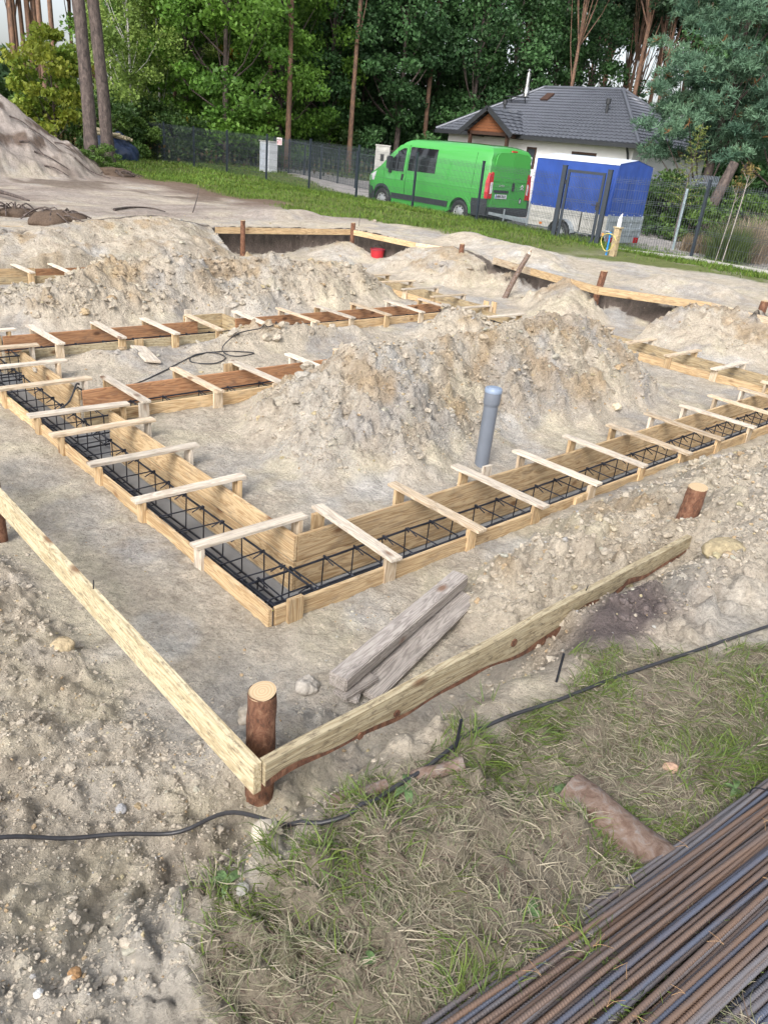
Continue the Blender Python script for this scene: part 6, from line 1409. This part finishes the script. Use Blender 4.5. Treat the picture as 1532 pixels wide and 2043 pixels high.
for z in (.1, .5, .9, 1.3, 1.72): m.bar(Vector((0, 0, z)), d+Vector((0, 0, z)), .03, .03)
m.build('mesh', MT['wire'], root)
a = gz(bearing(548, 44)); b = gz(bearing(752, 38)); root = empty('neighbour_fence', a); tag(root, 'dark wire fence along the far side of the track, left of the pillar', 'fence'); d = b-a
for i in range(7): q = d*(i/6); MB().box(q.x-.03, q.x+.03, q.y-.03, q.y+.03, q.z-.2, q.z+1.6).build('post', MT['fence'], root)
m = MB()
for z in (.1, .45, .8, 1.15, 1.5): m.bar(Vector((0, 0, z)), d+Vector((0, 0, z)), .012, .012)
for i in range(150): q = d*(i/150); m.box(q.x-.004, q.x+.004, q.y-.004, q.y+.004, q.z+.05, q.z+1.55)
m.build('mesh', MT['wire'], root)
rl = [gz(bearing(p, 47.5)) for p in (300, 395, 427, 460, 493)]; root = empty('dead_wood_rail', rl[0]); tag(root, 'crooked dead branch laid on stakes as a rail in front of the wood', 'rail')
MB().tube(catmull([rl[0]-rl[0]+Vector((0, 0, 1.0)), rl[1]-rl[0]+Vector((0, 0, 1.15)), rl[2]-rl[0]+Vector((0, 0, 1.3)), rl[3]-rl[0]+Vector((0, 0, 1.12)), rl[4]-rl[0]+Vector((0, 0, .95))]), .075, 7).build('branch', MT['spot'], root)
for k in (1, 2, 4): q = rl[k]-rl[0]; MB().tube([q+Vector((0, 0, -.1)), q+Vector((.05, .0, 1.2))], .05, 6).build('stake', MT['spot'], root)
# tarpaulin covered wood pile
tb_ = gz(at(226, 318, .7)); tb_ = gz(CAM+(tb_-CAM)*1.0); root = empty('covered_pile', tb_, math.radians(-45)); tag(root, 'wood pile under crumpled dark blue tarpaulin behind the two pine trunks', 'pile')
V, F = I3; V = subdiv(V, F); F = V[1]; V = V[0].copy(); r = 1+.22*fbm(V[:, 0]*1.5+2, V[:, 1]*1.5+V[:, 2], 4, 5)+.10*fbm(V[:, 0]*5, V[:, 1]*5+V[:, 2]*4, 3, 6)
V *= r[:, None]*np.array([1.25, .9, 1.15]); V[:, 2] = np.maximum(V[:, 2], -.1)
k = link('tarpaulin', npmesh('tarpaulin', V, F, True), plain('dark_blue_tarp', (.02, .035, .08), .35, 0, .5, 5, .3, 4), root)
for i in range(6): MB().tube([(-.9+J(.2), -.3+J(.5), .9+i*.07), (.75+J(.2), -.2+J(.5), .95+J(.12))], .07, 7).build('log', MT['spot'], root)
# branches, roots and sods on the left
def stick(name, label, pts, r, mat='barkdark', cat='branch'):
    P = [Vector((p[0], p[1], H1(p[0], p[1])+(p[2] if len(p) > 2 else .02))) for p in pts]; P = catmull(P, 5); n = len(P)
    o = MB().tube(P, [r*(1-.7*i/n) for i in range(n)], 6).build(name, MT[mat]); tag(o, label, cat); return o
a = [at(x, y, .65) for x, y in ((228, 419), (262, 414), (300, 412), (330, 421))]; stick('branch', 'long thin dark branch lying on the sand left of the far profile board', [(p.x, p.y, .03) for p in a], .03)
a = [at(x, y, .65) for x, y in ((-10, 392), (25, 400), (60, 412))]; stick('branch', 'dark root end crossing the sand at the left edge', [(p.x, p.y, .12) for p in a], .05)
a = [at(x, y, .65) for x, y in ((385, 425), (395, 412), (398, 408))]; stick('branch', 'small upright twig on the brown soil beyond the pit', [(p.x, p.y, .05+.2*i) for i, p in enumerate(a)], .015)
def rootball(label, px, py, r, seed):
    p = at(px, py, .65); p.z = H1(p.x, p.y); root = empty('root_clump', p); tag(root, label, 'roots'); rg = np.random.default_rng(seed)
    V, F = I3; V = V.copy()*(1+.35*fbm(V[:, 0]*2+seed, V[:, 1]*2+V[:, 2], 4, seed)[:, None]); V *= np.array([r*1.3, r*.7, r*.45]); c = np.tile(np.array([.11, .08, .06]), (len(V), 1))
    link('soil', npmesh('soil', V, F, True, c), MT['clod'], root); m = MB()
    for i in range(16): a_ = rg.random()*6.28; L = r*rg.uniform(.8, 2.0); m.tube(catmull([(0, 0, .05), (math.cos(a_)*L*.5, math.sin(a_)*L*.5, .12+.1*rg.random()), (math.cos(a_+.3)*L, math.sin(a_+.3)*L, .02)], 4), .012, 4)
    m.build('roots', MT['barkdark'], root)
rootball('dark brown root clump on the sand at the left, above the first spoil slope', 120, 445, .42, 3); rootball('small dark root clump further left of the big one', 30, 428, .3, 4); rootball('dark sod with roots at the foot of the tall pine trunks', 232, 352, .5, 5)
plant('bush', 'bush', 'small green nettle bush at the foot of the two tall pine trunks', 'bush', gz(CAM+(at(205, 342, .7)-CAM)*.97), s=.45, v=0)
rg = random.Random(3); hill_pts = [(20, 235), (60, 262), (110, 290), (70, 310), (130, 262), (40, 290), (90, 335), (150, 318)]
for i, (px, py) in enumerate(hill_pts):
    # march the viewing ray to the hill surface
    d = ROT @ _ray((px, py)); t = 15.0
    while t < 45 and CAM.z+d.z*t > H1(d.x*t, d.y*t): t += .15
    x, y = d.x*t, d.y*t; L = .7+.5*rg.random()
    stick('root', 'dark root strand hanging down the face of the sand hill', [(x, y, .03), (x+.35*L, y-.2*L, .10), (x+.8*L, y-.45*L, .04)], .03, cat='root')['group'] = 'roots on the sand hill'
